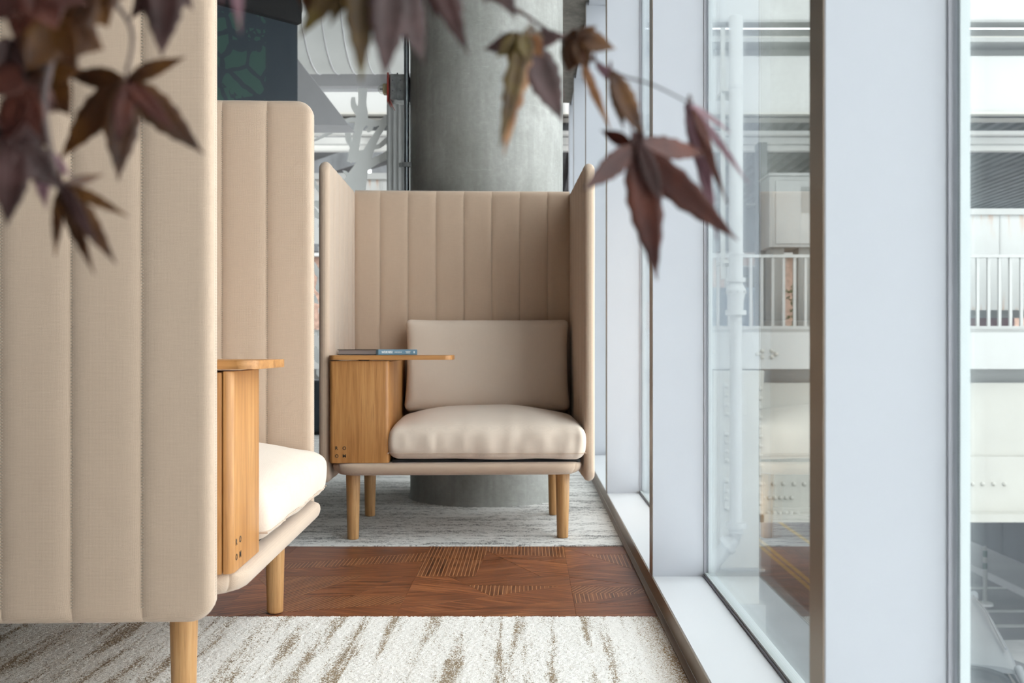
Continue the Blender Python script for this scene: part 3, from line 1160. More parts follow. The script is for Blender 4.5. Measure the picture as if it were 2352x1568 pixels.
def lounge_chair(loc, rz, label, swing):
    ch = empty('lounge_chair', loc, rz, label, 'chair', 'high-backed lounge chairs with side tables')
    T = 0.020                                   # half thickness of the upholstered boards
    IN, OUT = 0.470, 0.510
    xc = (IN + OUT) / 2
    ZB, ZT = 0.222, 1.413
    FR, BK = -0.350, 0.372
    wing_seams = [FR + 0.128 + 0.124 * i for i in range(5)]
    for s in (-1, 1):
        panel_channels(ch, 'wing', FR, BK, ZB, ZT, wing_seams, T, 0.048, 0.03,
                       lambda u, w, z, s=s: (s * xc + w, u, z))
    panel_channels(ch, 'backrest', -IN, IN, ZB, ZT, [-0.360 + 0.122 * i for i in range(7)], T, 0, 0,
                   lambda u, w, z: (u, 0.345 + w, z))

    # seat platform with a rolled lower edge
    def dplat(p):
        k = max(0.0, min(1.0, (p.z + 0.0228) / 0.0456))   # 0 bottom .. 1 top
        s = 1 - 0.034 * (1 - k) ** 1.6
        q = p.copy()
        R = 0.085                                     # rounded corners in plan
        dx, dy = abs(p.x) - (0.466 - R), abs(p.y) - (0.356 - R)
        if dx > 0 and dy > 0 and p.y < 0:
            c = max(dx, dy) / math.hypot(dx, dy)
            q.x = math.copysign(0.466 - R + dx * c, p.x)
            q.y = math.copysign(0.356 - R + dy * c, p.y)
        return Vector((q.x * s, q.y * (1 - 0.03 * (1 - k) ** 1.6), q.z))
    v, f = rbox_geo(0.466, 0.356, 0.0228, 0.0195, (26, 20, 10), dplat)
    pl = mesh_obj('seat_platform', v, f, 'fabric', ch, smooth=True)
    pl.location = (0, -0.033, 0.2768)
    box('webbing', -0.24, 0.455, -0.345, 0.30, 0.298, 0.309, 'black', ch)

    # legs
    lp = [(0.0185, 0.003), (0.0205, 0.0045), (0.0215, 0.008), (0.0270, 0.258)]
    leg0 = None
    for sx in (-1, 1):
        for yy in (-0.262, 0.255):
            if leg0 is None:
                leg0 = lathe('leg', lp, 'ash_z', ch, 28)
                leg0.location = (sx * 0.395, yy, 0)
            else:
                share(leg0, 'leg', (sx * 0.395, yy, 0), ch, (0, 0, sx * 1.3 + yy * 5))

    # seat cushion: boxed, crowned, puckered along the front
    hx, hy, hz = 0.357, 0.305, 0.066

    def dseat(p):
        ux, uy, uz = p.x / hx, p.y / hy, p.z / hz
        q = p.copy()
        crown = (1 - abs(ux) ** 2.6) * (1 - abs(uy) ** 2.2)
        if uz > 0:
            q.z += 0.053 * crown * uz
            q.z -= 0.010 * max(0, -uy) ** 3 * uz
        mid = 1 - uz * uz
        q.x += 0.008 * mid * ux * abs(ux)
        q.y += 0.012 * mid * uy * abs(uy)
        # gathers below the front edge
        if uy < -0.55:
            g = noise.noise(Vector((p.x * 22, 1.7, uz * 0.6))) + 0.5 * noise.noise(Vector((p.x * 46, 5.1, uz * 0.9)))
            q.y -= 0.0105 * g * (0.35 + 0.65 * max(0, 1 - abs(uz - 0.1)))
        q.z += 0.004 * noise.noise(Vector((p.x * 6, p.y * 6, 0)))
        # underside sags a little towards the middle, lifted at the table side
        if uz < 0:
            q.z += 0.008 * max(0, -ux - 0.2) * -uz
        return q
    v, f = rbox_geo(hx, hy, hz, 0.034, (60, 30, 12), dseat)
    sc = mesh_obj('seat_cushion', v, f, 'fabric_soft', ch, smooth=True)
    sc.location = (0.110, -0.076, 0.376)
    # piping seam low on the cushion front
    ring = []
    for (px_, py_) in round_rect(-hx, hx, -hy, hy, 0.034, 6):
        q = dseat(Vector((px_, py_, -hz * 0.62)))
        ring.append((q.x, q.y, q.z))
    ring2 = []
    for i in range(len(ring)):
        a, b = Vector(ring[i]), Vector(ring[(i + 1) % len(ring)])
        m = max(1, int((b - a).length / 0.02))
        for k in range(m):
            pp = a + (b - a) * (k / m)
            # follow the puckered surface
            if abs(pp.y - ring[0][1]) > 0.2 and pp.y < 0 and (b - a).length > 0.3:
                qq = dseat(Vector((pp.x, -hy, -hz * 0.62)))
                pp = Vector((pp.x, qq.y, pp.z))
            ring2.append(pp)
    ring2.append(ring2[0])
    tube('cushion_seam', ring2, 0.0016, 'fabric', sc, 6)

    # back cushion, leaning
    bx, by, bz = 0.345, 0.060, 0.192

    def dback(p):
        ux, uy, uz = p.x / bx, p.y / by, p.z / bz
        q = p.copy()
        q.y *= 1 + 0.35 * (1 - ux ** 4) * (1 - uz ** 4)
        corner = (abs(ux) * abs(uz)) ** 6
        q.x += 0.010 * corner * (1 if ux > 0 else -1)
        q.z += 0.006 * corner * (1 if uz > 0 else -1)
        q.x -= 0.006 * ux * (1 - uz * uz)
        q.y += 0.003 * noise.noise(Vector((p.x * 8, 2, p.z * 8)))
        if uz < -0.6:
            q.y += 0.003 * noise.noise(Vector((p.x * 40, 7, p.z * 10)))
        return q
    v, f = rbox_geo(bx, by, bz, 0.030, (40, 12, 28), dback)
    bc = mesh_obj('back_cushion', v, f, 'fabric_soft', ch, smooth=True)
    bc.location = (0.108, 0.220, 0.646)
    bc.rotation_euler = (math.radians(-12), 0, 0)

    # storage box with rounded front board
    x0, x1 = -0.4665, -0.2485
    sb = box('storage_box', x0, x1 - 0.002, -0.3525, 0.30, 0.300, 0.672, 'oak_z', ch, 0.003, 2)
    fp = prism('front_panel', round_rect(x0, x1, -0.3725, -0.355, [0.001, 0.001, 0.015, 0.015], 8), 0.301, 0.674, 'oak_z', sb, 0.001)
    lx, lz = -0.440, 0.355
    for (chn, dx, dz) in (('R', 0, 0), ('O', 0.0285, 0), ('O', 0.001, -0.0285), ('M', 0.0285, -0.0285)):
        t = text_obj('letter', chn, 0.0165, 'ink', sb, 'CENTER', 0.0003)
        t.rotation_euler = (PI / 2, 0, 0)
        t.location = (lx + dx, -0.3727, lz + dz)
    # table top: swings about a pivot on the box
    if swing:
        tp = prism('table_top', round_rect(-0.4685, -0.018, -0.385, -0.120, [0.03, 0.006, 0.03, 0.03], 8), 0.6775, 0.6945, 'oak_x', ch, 0.0015)
    else:
        tp = prism('table_top', round_rect(-0.4685, -0.215, -0.415, 0.035, [0.006, 0.006, 0.035, 0.006], 8), 0.6775, 0.6945, 'oak_y', ch, 0.0015)
    lathe('pivot', [(0.02, 0.670), (0.02, 0.679)], 'gasket', ch, 20, 'Z', (-0.36, -0.22, 0))
    return ch


chair_far = lounge_chair((-0.2755, 3.9635, 0), math.radians(2.2),
                         'beige high-backed lounge chair facing the camera in front of the concrete column', True)
chair_near = lounge_chair((-0.934, 2.252, 0), math.radians(92.2),
                          'beige high-backed lounge chair seen side-on at left, nearest the camera', False)

# ---- book on the far table
bk = empty('book', (0, 0, 0.6947), 0, 'hardback book with slate-blue spine lying on the far chair\'s side table', 'book')
near = Vector((P(867, 806, 3.66).x, 3.66, 0.6947))
th = math.radians(60)
bk.location = near
bk.rotation_euler = (0, 0, th)
L, Wd, Tk = 0.242, 0.195, 0.0215
# local: +x runs along the spine, +y across the cover
box('lower_board', 0, L, 0.004, Wd, 0, 0.0025, 'book_black', bk, 0.0005, 1)
box('upper_board', 0, L, 0.004, Wd, Tk - 0.0025, Tk, 'book_black', bk, 0.0005, 1)
box('page_block', 0.003, L - 0.003, 0.006, Wd - 0.004, 0.0025, Tk - 0.0025, 'pages', bk)
sp = prism('spine', [(x, y) for x, y in round_rect(-0.004, 0.007, 0, Tk, 0.003, 4)], -L, 0, 'book_blue', bk)
# prism axis -> along the spine
sp.data.transform(Matrix(((0, 0, -1, 0), (1, 0, 0, 0), (0, 1, 0, 0), (0, 0, 0, 1))))
sp.data.transform(Matrix.Translation((0, -0.0005, 0)))
for body, size, xpos, dz, sq in (('NATURE INSIDE', 0.0115, 0.052, 0.0, 0.80), ('A BIOPHILIC DESIGN GUIDE', 0.0052, 0.120, 0.0, 0.72),
                                 ('WILLIAM BROWNING', 0.0046, 0.182, 0.0024, 0.72), ('CATHERINE RYAN', 0.0046, 0.182, -0.0028, 0.72)):
    t = text_obj('spine_lettering', body, size, 'white_ink', bk, 'CENTER', 0.0002, 1.0, sq)
    t.rotation_euler = (PI / 2, 0, 0)
    t.location = (xpos, -0.0048, Tk / 2 + dz)
box('spine_emblem', 0.218, 0.225, -0.0049, -0.0045, Tk / 2 - 0.004, Tk / 2 + 0.004, 'white_ink', bk)

# ================================================================== FAR LEFT BACKGROUND
# roller blind hung at an angle
A = P(503, 10, 5.645)
B = P(683, 55, 6.0)
dirv = Vector((B.x - A.x, B.y - A.y, 0)).normalized()
rzb = math.atan2(dirv.y, dirv.x)
o0 = A - dirv * 0.35
bl = empty('roller_blind', (o0.x, o0.y, 0), rzb, 'dark navy roller blind printed with a green tree, hanging behind the near chair', 'blind')
wid = (B.xy - o0.xy).length
box('blind_cloth', 0, wid, -0.002, 0.0, 0.55, 2.70, 'banner', bl)
box('cassette', -0.0, wid + 0.005, -0.05, 0.055, 2.70, 2.86, 'black', bl, 0.01, 2)
lathe('end_cap', [(0.055, 0), (0.055, 0.025), (0.042, 0.036)], 'duct', bl, 24, 'X', (wid + 0.006, 0, 2.80))
box('bottom_bar', 0, wid, -0.009, 0.007, 0.53, 0.56, 'navy', bl, 0.003, 1)
for k in (0.05, wid - 0.05):
    tube('hanger', [(k, 0, 2.85), (k, 0, ZC)], 0.005, 'steel', bl, 8)

# sloping grey soffit
Ys = 7.0
pl = [P(x, y, Ys) for x, y in ((600, 287), (801, 287), (684, 136), (600, 28))]
V = [(p.x, Ys, p.z) for p in pl] + [(p.x, Ys + 0.25, p.z) for p in pl]
so = mesh_obj('trim_14', V, [(0, 1, 2, 3), (7, 6, 5, 4), (0, 4, 5, 1), (1, 5, 6, 2), (2, 6, 7, 3), (3, 7, 4, 0)], 'soffit')
tag(so, 'sloping grey soffit panel beside the roller blind', kind='structure')

# large white spiral duct
dz = 3.52
du = empty('air_duct', (0, 7.75, dz), 0, 'large white ribbed air duct near the ceiling left of the concrete column', 'duct')
lathe('duct_shell', [(0.60, -4.6), (0.60, -0.1)], 'duct', du, 64, 'X')
for k in range(30):
    xx = -4.5 + 0.148 * k
    lathe('seam_ring', [(0.599, xx), (0.606, xx + 0.002), (0.606, xx + 0.006), (0.599, xx + 0.008)], 'soffit', du, 48, 'X')
for xx in (-4.0, -0.8):
    box('hanger_strap', xx, xx + 0.03, -0.61, -0.606, 0.0, ZC - dz, 'steel', du)
    box('hanger_strap', xx, xx + 0.03, 0.606, 0.61, 0.0, ZC - dz, 'steel', du)

# frosted tree film on the far glazing
YD = YE + 0.012


def stroke_geo(pts, yo=0.0):
    """ribbon through (cx, cy, width) given in photo pixels, thin prism standing on the glass"""
    c = [(x, y, w) for x, y, w in pts]
    # smooth
    out = []
    for i in range(len(c) - 1):
        p0 = c[max(0, i - 1)]
        p1, p2 = c[i], c[i + 1]
        p3 = c[min(len(c) - 1, i + 2)]
        for k in range(6):
            t = k / 6
            out.append(tuple(0.5 * (2 * p1[q] + (-p0[q] + p2[q]) * t + (2 * p0[q] - 5 * p1[q] + 4 * p2[q] - p3[q]) * t * t +
                                    (-p0[q] + 3 * p1[q] - 3 * p2[q] + p3[q]) * t ** 3) for q in range(3)))
    out.append(c[-1])
    L_, R_ = [], []
    for i in range(len(out)):
        a, b = out[max(0, i - 1)], out[min(len(out) - 1, i + 1)]
        dx, dy = b[0] - a[0], b[1] - a[1]
        l = math.hypot(dx, dy) or 1
        nx_, ny_ = -dy / l, dx / l
        x, y, w = out[i]
        L_.append(P(x + nx_ * w / 2, y + ny_ * w / 2, YD))
        R_.append(P(x - nx_ * w / 2, y - ny_ * w / 2, YD))
    n = len(out)
    V, Fc = [], []
    for yy in (-yo - 0.0006, -yo):
        V += [(p.x, YD + yy, p.z) for p in L_] + [(p.x, YD + yy, p.z) for p in R_]
    for i in range(n - 1):
        Fc.append((i, i + 1, n + i + 1, n + i))
        Fc.append((2 * n + i, 3 * n + i, 3 * n + i + 1, 2 * n + i + 1))
        Fc.append((i, 2 * n + i, 2 * n + i + 1, i + 1))
        Fc.append((n + i, n + i + 1, 3 * n + i + 1, 3 * n + i))
    Fc += [(0, n, 3 * n, 2 * n), (n - 1, 3 * n - 1, 4 * n - 1, 2 * n - 1)]
    return V, Fc


def cr(x, y, w):
    return (680 + x / 5.225, 160 + y / 5.225, w / 5.225)


strokes = [
    [cr(500, 2600, 520), cr(560, 1900, 380), cr(690, 1420, 300), cr(790, 1160, 170), cr(880, 960, 120), cr(960, 800, 85), cr(1050, 660, 70), cr(1180, 440, 60), cr(1300, 200, 60)],
    [cr(840, 1170, 90), cr(960, 1090, 95), cr(1080, 1030, 90), cr(1250, 900, 90)],
    [cr(640, 1110, 60), cr(690, 980, 110), cr(720, 860, 100), cr(745, 720, 110), cr(790, 580, 150), cr(795, 400, 100), cr(800, 220, 120), cr(800, 60, 170), cr(790, -200, 200)],
    [cr(640, 1090, 40), cr(760, 1040, 130), cr(850, 990, 80)],
    [cr(780, 620, 60), cr(660, 600, 55), cr(540, 660, 50), cr(420, 750, 46), cr(220, 850, 34), cr(60, 940, 50)],
    [cr(690, 330, 40), cr(690, 420, 70), cr(740, 510, 80), cr(790, 560, 60)],
    [cr(620, 730, 60), cr(635, 840, 80), cr(690, 940, 60)],
    [cr(900, 900, 60), cr(980, 930, 50), cr(1060, 870, 60), cr(1180, 760, 60)],
    [cr(790, 600, 60), cr(890, 640, 90), cr(1000, 640, 60), cr(1100, 560, 50)],
    [cr(850, 740, 60), cr(900, 690, 60), cr(880, 610, 40)],
    [cr(660, 1300, 20), cr(600, 1240, 40), cr(560, 1210, 6)],
    [cr(800, 1000, 30), cr(740, 1060, 60)],
]
for k in range(29):                        # leaves of the film lower down, seen in the gap between the chairs
    yy = 1300 + k * 92
    xx = 150 + 130 * math.sin(k * 2.3)
    strokes.append([cr(xx, yy, 12), cr(xx + 30, yy + 28, 80), cr(xx + 80, yy + 90, 60), cr(xx + 120, yy + 130, 8)])
v, f = merge([stroke_geo(s, 0.0008 * i) for i, s in enumerate(strokes)])
dec = mesh_obj('tree_window_film', v, f, 'decal')
tag(dec, 'pale frosted tree silhouette stuck on the far glazing', 'window film')

# dark low box in the gap
nb = empty('low_cabinet', (-2.0, 8.4, 0), 0, 'dark navy low cabinet at the far wall, glimpsed between the two chairs', 'cabinet')
box('body', -0.45, 0.42, -0.2, 0.2, 0.03, 0.46, 'navy', nb, 0.006, 1)
for k in range(2):
    box('door', -0.44 + 0.43 * k, -0.02 + 0.43 * k, -0.214, -0.2, 0.05, 0.45, 'navy', nb, 0.003, 1)
box('plinth', -0.42, 0.39, -0.18, 0.18, 0, 0.03, 'black', nb)

# ================================================================== OUTSIDE
GZ = -3.5
YV = 12.0                       # face of the viaduct
vz = lambda y: H + (CY - y) * YV / F
vx = lambda x: (x - CX) * YV / F
XA, XB = -7.0, 13.0

road = box('road', -14, 9.0, 2.0, 70, GZ - 0.2, GZ, 'asphalt')
tag(road, 'grey asphalt street below the windows', kind='structure')
pv = box('pavement', 0.62, 2.3, -12, 70, GZ - 0.1, GZ + 0.13, 'pavement')
tag(pv, 'pale pavement along the building', kind='structure')
pv2 = box('pavement', 8.45, 9.6, 2, 70, GZ - 0.1, GZ + 0.13, 'pavement')
tag(pv2, 'pale pavement on the far side of the street', kind='structure')
for xx in (4.93, 5.08):
    tag(box('yellow_line', xx, xx + 0.09, 10, 29, GZ, GZ + 0.004, 'road_yellow'), ['left', 'right'][xx > 5] + ' stripe of the double yellow line on the street', 'road marking')
tag(box('yellow_line', 6.1, 6.19, 10, 29, GZ, GZ + 0.004, 'road_yellow'), 'single yellow line right of the double yellow line', 'road marking')
for k, (yy, w) in enumerate(((14.9, 0.14), (15.75, 0.14), (17.3, 0.12))):
    tag(box('white_line', 6.6, 8.45, yy, yy + w, GZ, GZ + 0.004, 'road_white'),
        ['white line across the street nearest the parked car', 'white line across the street at the foot of the bollard', 'white line across the street beyond the bollard'][k], 'road marking')
tag(mesh_obj('crosswalk_bar', *prism_geo([(6.35, 14.2), (7.3, 14.25), (7.3, 13.0), (6.75, 12.9)], GZ, GZ + 0.004), 'road_white'),
    'broad white crosswalk bar beside the parked car', 'road marking')
bo = empty('bollard', (7.55, 16.2, GZ), 0, 'thin flexible bollard with white base standing on the street', 'bollard')
lathe('base', [(0.13, 0), (0.12, 0.04), (0.05, 0.06)], 'road_white', bo, 20)
lathe('post', [(0.035, 0.05), (0.035, 0.95), (0.02, 0.98)], 'bridge_shade', bo, 12)
for zz in (0.6, 0.8):
    lathe('band', [(0.037, zz), (0.037, zz + 0.1)], 'fence_green', bo, 12)

# dark fence across the street
fe = empty('street_fence', (9.5, 0, GZ), 0, 'dark fence with green mesh along the far pavement', 'fence')
for k in range(7):
    y0 = 12.4 + k * 2.4
    box('board', -0.03, 0.03, y0 + 0.02, y0 + 2.38, 0.13, 1.15, 'fence_dark', fe)
    box('mesh_panel', -0.01, 0.01, y0 + 0.03, y0 + 2.37, 1.15, 2.3, 'fence_green', fe)
    box('post', -0.06, 0.06, y0 - 0.05, y0 + 0.05, 0.13, 2.4, 'fence_dark', fe)

# ---- viaduct
vi = empty('viaduct', (0, YV, 0), 0, 'cream painted steel viaduct crossing the street outside', 'bridge')


def vbar(name, y0, y1, d0, d1, mat, x0=XA, x1=XB):
    """bar along the viaduct between photo rows y0 (top) and y1 (bottom), d0..d1 behind its face"""
    k0 = 1.0
    return box(name, x0, x1, d0, d1, vz(y1), vz(y0), mat, vi)


vbar('parapet', -300, 46, 0.0, 0.25, 'bridge_white')
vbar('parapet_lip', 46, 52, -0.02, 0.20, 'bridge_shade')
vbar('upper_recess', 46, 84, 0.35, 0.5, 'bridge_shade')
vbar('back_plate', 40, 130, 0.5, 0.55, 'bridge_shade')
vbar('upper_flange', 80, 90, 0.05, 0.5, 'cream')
vbar('shadow_web', 90, 126, 0.35, 0.5, 'bridge_shade')  # shade of the recess put into a darker grey
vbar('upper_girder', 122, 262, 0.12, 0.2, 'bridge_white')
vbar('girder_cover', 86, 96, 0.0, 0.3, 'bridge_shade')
vbar('lower_flange', 257, 262, 0.0, 0.45, 'cream')
# underside of the upper deck: dark corrugated sheet on cross beams
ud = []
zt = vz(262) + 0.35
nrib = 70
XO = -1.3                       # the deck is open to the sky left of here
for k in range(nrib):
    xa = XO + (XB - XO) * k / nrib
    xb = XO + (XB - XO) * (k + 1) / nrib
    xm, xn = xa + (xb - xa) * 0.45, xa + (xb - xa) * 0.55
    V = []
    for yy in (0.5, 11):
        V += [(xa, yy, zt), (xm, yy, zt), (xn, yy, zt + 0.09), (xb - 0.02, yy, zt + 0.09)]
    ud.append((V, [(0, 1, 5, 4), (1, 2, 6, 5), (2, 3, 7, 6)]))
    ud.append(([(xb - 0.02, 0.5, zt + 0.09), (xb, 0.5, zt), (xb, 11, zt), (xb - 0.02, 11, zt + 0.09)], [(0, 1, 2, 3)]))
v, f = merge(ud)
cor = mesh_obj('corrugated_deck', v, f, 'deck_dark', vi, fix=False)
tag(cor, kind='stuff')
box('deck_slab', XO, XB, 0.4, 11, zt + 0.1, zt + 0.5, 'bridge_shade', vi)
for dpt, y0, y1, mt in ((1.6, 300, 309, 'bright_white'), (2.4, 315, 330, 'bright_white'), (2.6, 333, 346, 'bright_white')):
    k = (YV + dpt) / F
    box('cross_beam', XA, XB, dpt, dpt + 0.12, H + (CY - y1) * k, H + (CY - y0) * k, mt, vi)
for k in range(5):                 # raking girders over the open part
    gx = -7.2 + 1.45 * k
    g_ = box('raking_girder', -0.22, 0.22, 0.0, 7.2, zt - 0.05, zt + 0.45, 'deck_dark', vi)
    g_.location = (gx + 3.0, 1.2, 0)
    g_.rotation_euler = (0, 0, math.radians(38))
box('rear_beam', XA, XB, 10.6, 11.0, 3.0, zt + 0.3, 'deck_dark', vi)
box('strip_lamp', vx(1640) + 2.2, vx(1740) + 2.4, 8.0, 8.1, H + (CY - 470) * 20 / F, H + (CY - 466) * 20 / F, 'bridge_white', vi)
# lower deck
vbar('fascia_beam', 763, 847, -0.05, 0.06, 'bridge_white')
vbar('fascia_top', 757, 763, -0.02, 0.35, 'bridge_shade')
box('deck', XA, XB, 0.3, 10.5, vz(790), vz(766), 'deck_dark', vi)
vbar('shaded_soffit_strip', 847, 884, 0.35, 0.45, 'bridge_shade')  # dark grey stands in for the shade below the fascia
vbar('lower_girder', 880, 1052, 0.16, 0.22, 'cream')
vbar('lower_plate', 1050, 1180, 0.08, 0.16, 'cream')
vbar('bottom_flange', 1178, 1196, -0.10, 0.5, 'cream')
# column with plates
box('column', vx(1634), vx(1738), -0.12, 0.2, GZ, vz(850), 'cream', vi)
box('column_base', vx(1620), vx(1750), -0.2, 0.25, GZ, vz(1380), 'bridge_shade', vi)
box('column_ledge', vx(1640), vx(1748), -0.2, -0.1, vz(1304), vz(1298), 'bridge_shade', vi)
box('column_angle', vx(1738), vx(1750), -0.10, 0.16, vz(1196), vz(850), 'cream', vi)
for y0, y1 in ((878, 952), (986, 1060), (1094, 1168)):
    box('splice_plate', vx(1658), vx(1708), -0.135, -0.12, vz(y1), vz(y0), 'cream', vi, 0.004, 1)
bolt0 = None
bolts = [(1742, 892 + 21.7 * i, -0.10) for i in range(14)]
bolts += [(x, 1113, 0.08) for x in (1757, 1780, 1803, 1827, 1851)] + [(x, 1113, 0.08) for x in (2240, 2264, 2289, 2314)]
bolts += [(x, 1145, 0.08) for x in (1757, 1770, 1783, 1796, 1809, 1822)]
bolts += [(x, 1176, -0.06) for x in (1743, 1761, 1776, 1788, 1803, 1813, 1829)]
bolts += [(x, y, -0.05) for x, y in ((1738, 813), (1748, 806), (1748, 820), (1770, 806), (1770, 820), (1780, 813), (1637, 809))]
bolts += [(1664, y, -0.135) for y in (886, 907, 928, 949, 995, 1014, 1034, 1054, 1102, 1124, 1142, 1163)]
for (x, y, d) in bolts:
    if bolt0 is None:
        bolt0 = lathe('bolt', [(0.027, 0.0), (0.026, -0.012), (0.019, -0.024), (0.006, -0.029)], 'cream', vi, 12, 'Y')
        bolt0.location = (vx(x), d, vz(y))
    else:
        share(bolt0, 'bolt', (vx(x), d, vz(y)), vi)

# railing on the lower deck: two runs broken by the column
for k, (x0, x1, lab) in enumerate(((vx(1622), vx(2120), 'white steel railing of the viaduct beside the drainpipe and white cabinet'),
                                   (vx(2124), vx(2700), 'white steel railing of the viaduct in front of the rust-streaked panels'))):
    ra = empty('railing', (0, YV + 0.15, 0), 0, lab, 'railing', 'railings on the viaduct')
    box('top_rail', x0, x1, -0.03, 0.03, vz(589), vz(582), 'bridge_white', ra)
    box('bottom_rail', x0, x1, -0.03, 0.03, vz(756), vz(748), 'bridge_white', ra)
    x = x0 + 0.02
    b0 = None
    while x < x1 - 0.04:
        if b0 is None:
            b0 = box('baluster', 0, 0.034, -0.018, 0.018, vz(750), vz(587), 'bridge_white', ra)
            b0.location = (x, 0, 0)
        else:
            share(b0, 'baluster', (x, 0, 0), ra)
        x += 0.1355

# rust-streaked barrier panels behind the right railing, and a run at the far left
for nm, x0, x1, y0, y1, lab in (('a', 2060, 2700, 480, 712, 'white barrier panels with rust streaks behind the right-hand railing'),
                                ('b', 560, 1190, 399, 560, 'white barrier panels with rust streaks seen through the tree film')):
    bp = empty('barrier_panel', (0, YV + 0.75, 0), 0, lab, 'barrier')
    sc = (YV + 0.75) / F
    X = lambda px: (px - CX) * sc
    Z = lambda py: H + (CY - py) * sc
    box('cap_rail', X(x0), X(x1), -0.06, 0.06, Z(y0 + 14), Z(y0), 'bridge_white', bp)
    px = x0
    while px < x1:
        box('steel_panel', X(px) + 0.004, X(min(px + 79, x1)) - 0.004, -0.015, 0.015, Z(y1), Z(y0 + 14), 'rust', bp)
        box('joint_strip', X(px) - 0.012, X(px) + 0.012, -0.025, -0.013, Z(y1), Z(y0 + 14), 'bridge_white', bp)
        px += 79

# drainpipe in front of the column
dp = empty('drainpipe', (vx(1690), YV - 0.5, 0), 0, 'white cast-iron drainpipe with bolted flanges outside the window', 'pipe')
kd = (YV - 0.5) / F
dp.location.x = (1690 - CX) * kd
dzp = lambda y: H + (CY - y) * kd
lathe('pipe_section', [(0.083, dzp(640)), (0.083, dzp(40)), (0.075, dzp(38))], 'bridge_white', dp, 28)
lathe('pipe_section', [(0.070, dzp(640)), (0.070, dzp(580))], 'bridge_white', dp, 28)
lathe('pipe_section', [(0.070, dzp(1205)), (0.070, dzp(640))], 'bridge_white', dp, 28)
for y, r, h in ((202, 0.087, 8), (583, 0.092, 5), (643, 0.112, 10), (718, 0.122, 11), (1205, 0.118, 13)):
    lathe('flange', [(r, dzp(y + h / 2)), (r, dzp(y - h / 2))], 'bridge_white', dp, 28)
lathe('coupling', [(0.085, dzp(712)), (0.092, dzp(690)), (0.112, dzp(672)), (0.115, dzp(664)), (0.09, dzp(655)), (0.08, dzp(648))], 'bridge_white', dp, 28)
for k in range(8):
    a = 2 * PI * k / 8
    lathe('flange_bolt', [(0.012, dzp(674)), (0.012, dzp(668))], 'bridge_shade', dp, 8, 'Z', (0.117 * math.cos(a), 0.117 * math.sin(a), 0))
el = [(0, 0, dzp(1205)), (0, 0, dzp(1222)), (-0.03, 0, dzp(1238)), (-0.09, 0, dzp(1252)), (-0.30, 0, dzp(1300)), (-0.38, 0, dzp(1322))]
tube('elbow', el, 0.085, 'bridge_white', dp, 24)
e2 = lathe('flange', [(0.118, -0.03), (0.118, 0.03)], 'bridge_white', dp, 28)
e2.location = (-0.10, 0, dzp(1252))
e2.rotation_euler = (0, math.radians(50), 0)
box('bracket_strip', -0.165, -0.115, 0.05, 0.09, dzp(640), dzp(60), 'cream', dp)
for y in (205, 600):
    box('wall_bracket', -0.15, 0.02, 0.0, 0.45, dzp(y + 4), dzp(y - 4), 'cream', dp)

# electrical cabinet on the deck
ec = empty('electrical_cabinet', ((1822 - CX) * (YV + 1.0) / F, YV + 1.0, vz(766)), 0, 'white electrical cabinet behind the railing left of the bronze-edged mullion', 'cabinet')
kc = (YV + 1.0) / F
cw = 55 * kc
zb = (790 - 580) * kc - 0.05
zt_ = (790 - 418) * kc
box('body', -cw, cw, 0, 0.5, zb, zt_ - 0.04, 'bridge_white', ec, 0.01, 2)
box('roof', -cw - 0.02, cw + 0.03, -0.04, 0.52, zt_ - 0.045, zt_, 'bridge_white', ec, 0.015, 2)
box('door', -cw + 0.08, cw - 0.02, -0.018, 0.0, zb + 0.04, zt_ - 0.10, 'bridge_white', ec, 0.006, 1)
box('vent_grille', 0.10, cw - 0.03, -0.023, -0.017, zb + 0.45, zb + 0.80, 'bridge_shade', ec)
box('stand', -cw + 0.05, -cw + 0.22, 0.1, 0.4, 0, zb, 'bridge_shade', ec)
box('stand', cw - 0.22, cw - 0.05, 0.1, 0.4, 0, zb, 'bridge_shade', ec)

# things on and beyond the lower deck, glimpsed through the balusters
tag(box('dark_post', (1743 - CX) * 13.6 / F, (1762 - CX) * 13.6 / F, 13.6, 13.85, vz(770), 3.6, 'deck_dark'), 'dark steel post left of the white cabinet', 'post')
bld = empty('brick_building', (0, 30, GZ), 0, 'brown brick building with orange awning beyond the viaduct', 'building')
kb = 30 / F
bX = lambda x: (x - CX) * kb
bZ = lambda y: H + (CY - y) * kb - GZ
box('wall', -8, 30, 0, 4, 0, bZ(585), 'brick', bld)
box('cornice', -8, 30, -0.3, 0, bZ(590), bZ(577), 'bridge_white', bld)
box('awning', bX(1600), bX(1760), -0.9, -0.0, bZ(578), bZ(556), 'orange', bld)
box('roof_storey', -8, 30, 0.6, 4, bZ(585), bZ(400), 'deck_dark', bld)
for k in range(14):
    xx = -6 + k * 2.4
    wn = box('window', xx, xx + 1.1, -0.05, 0.0, bZ(690), bZ(610), 'bridge_shade', bld)
    box('pane', xx + 0.08, xx + 1.02, -0.06, -0.05, bZ(686), bZ(614), 'car_glass', wn)
ho = empty('hoarding', (0, 22.2, 0), 0, 'slate-blue hoarding behind the railing beyond the viaduct', 'hoarding')
kh = 22.2 / F
for k in range(5):
    box('board', (1625 + 26 * k - CX) * kh + 0.01, (1651 + 26 * k - CX) * kh - 0.01, 0, 0.05, H + (CY - 770) * kh, H + (CY - 660) * kh, 'blue_wall', ho)
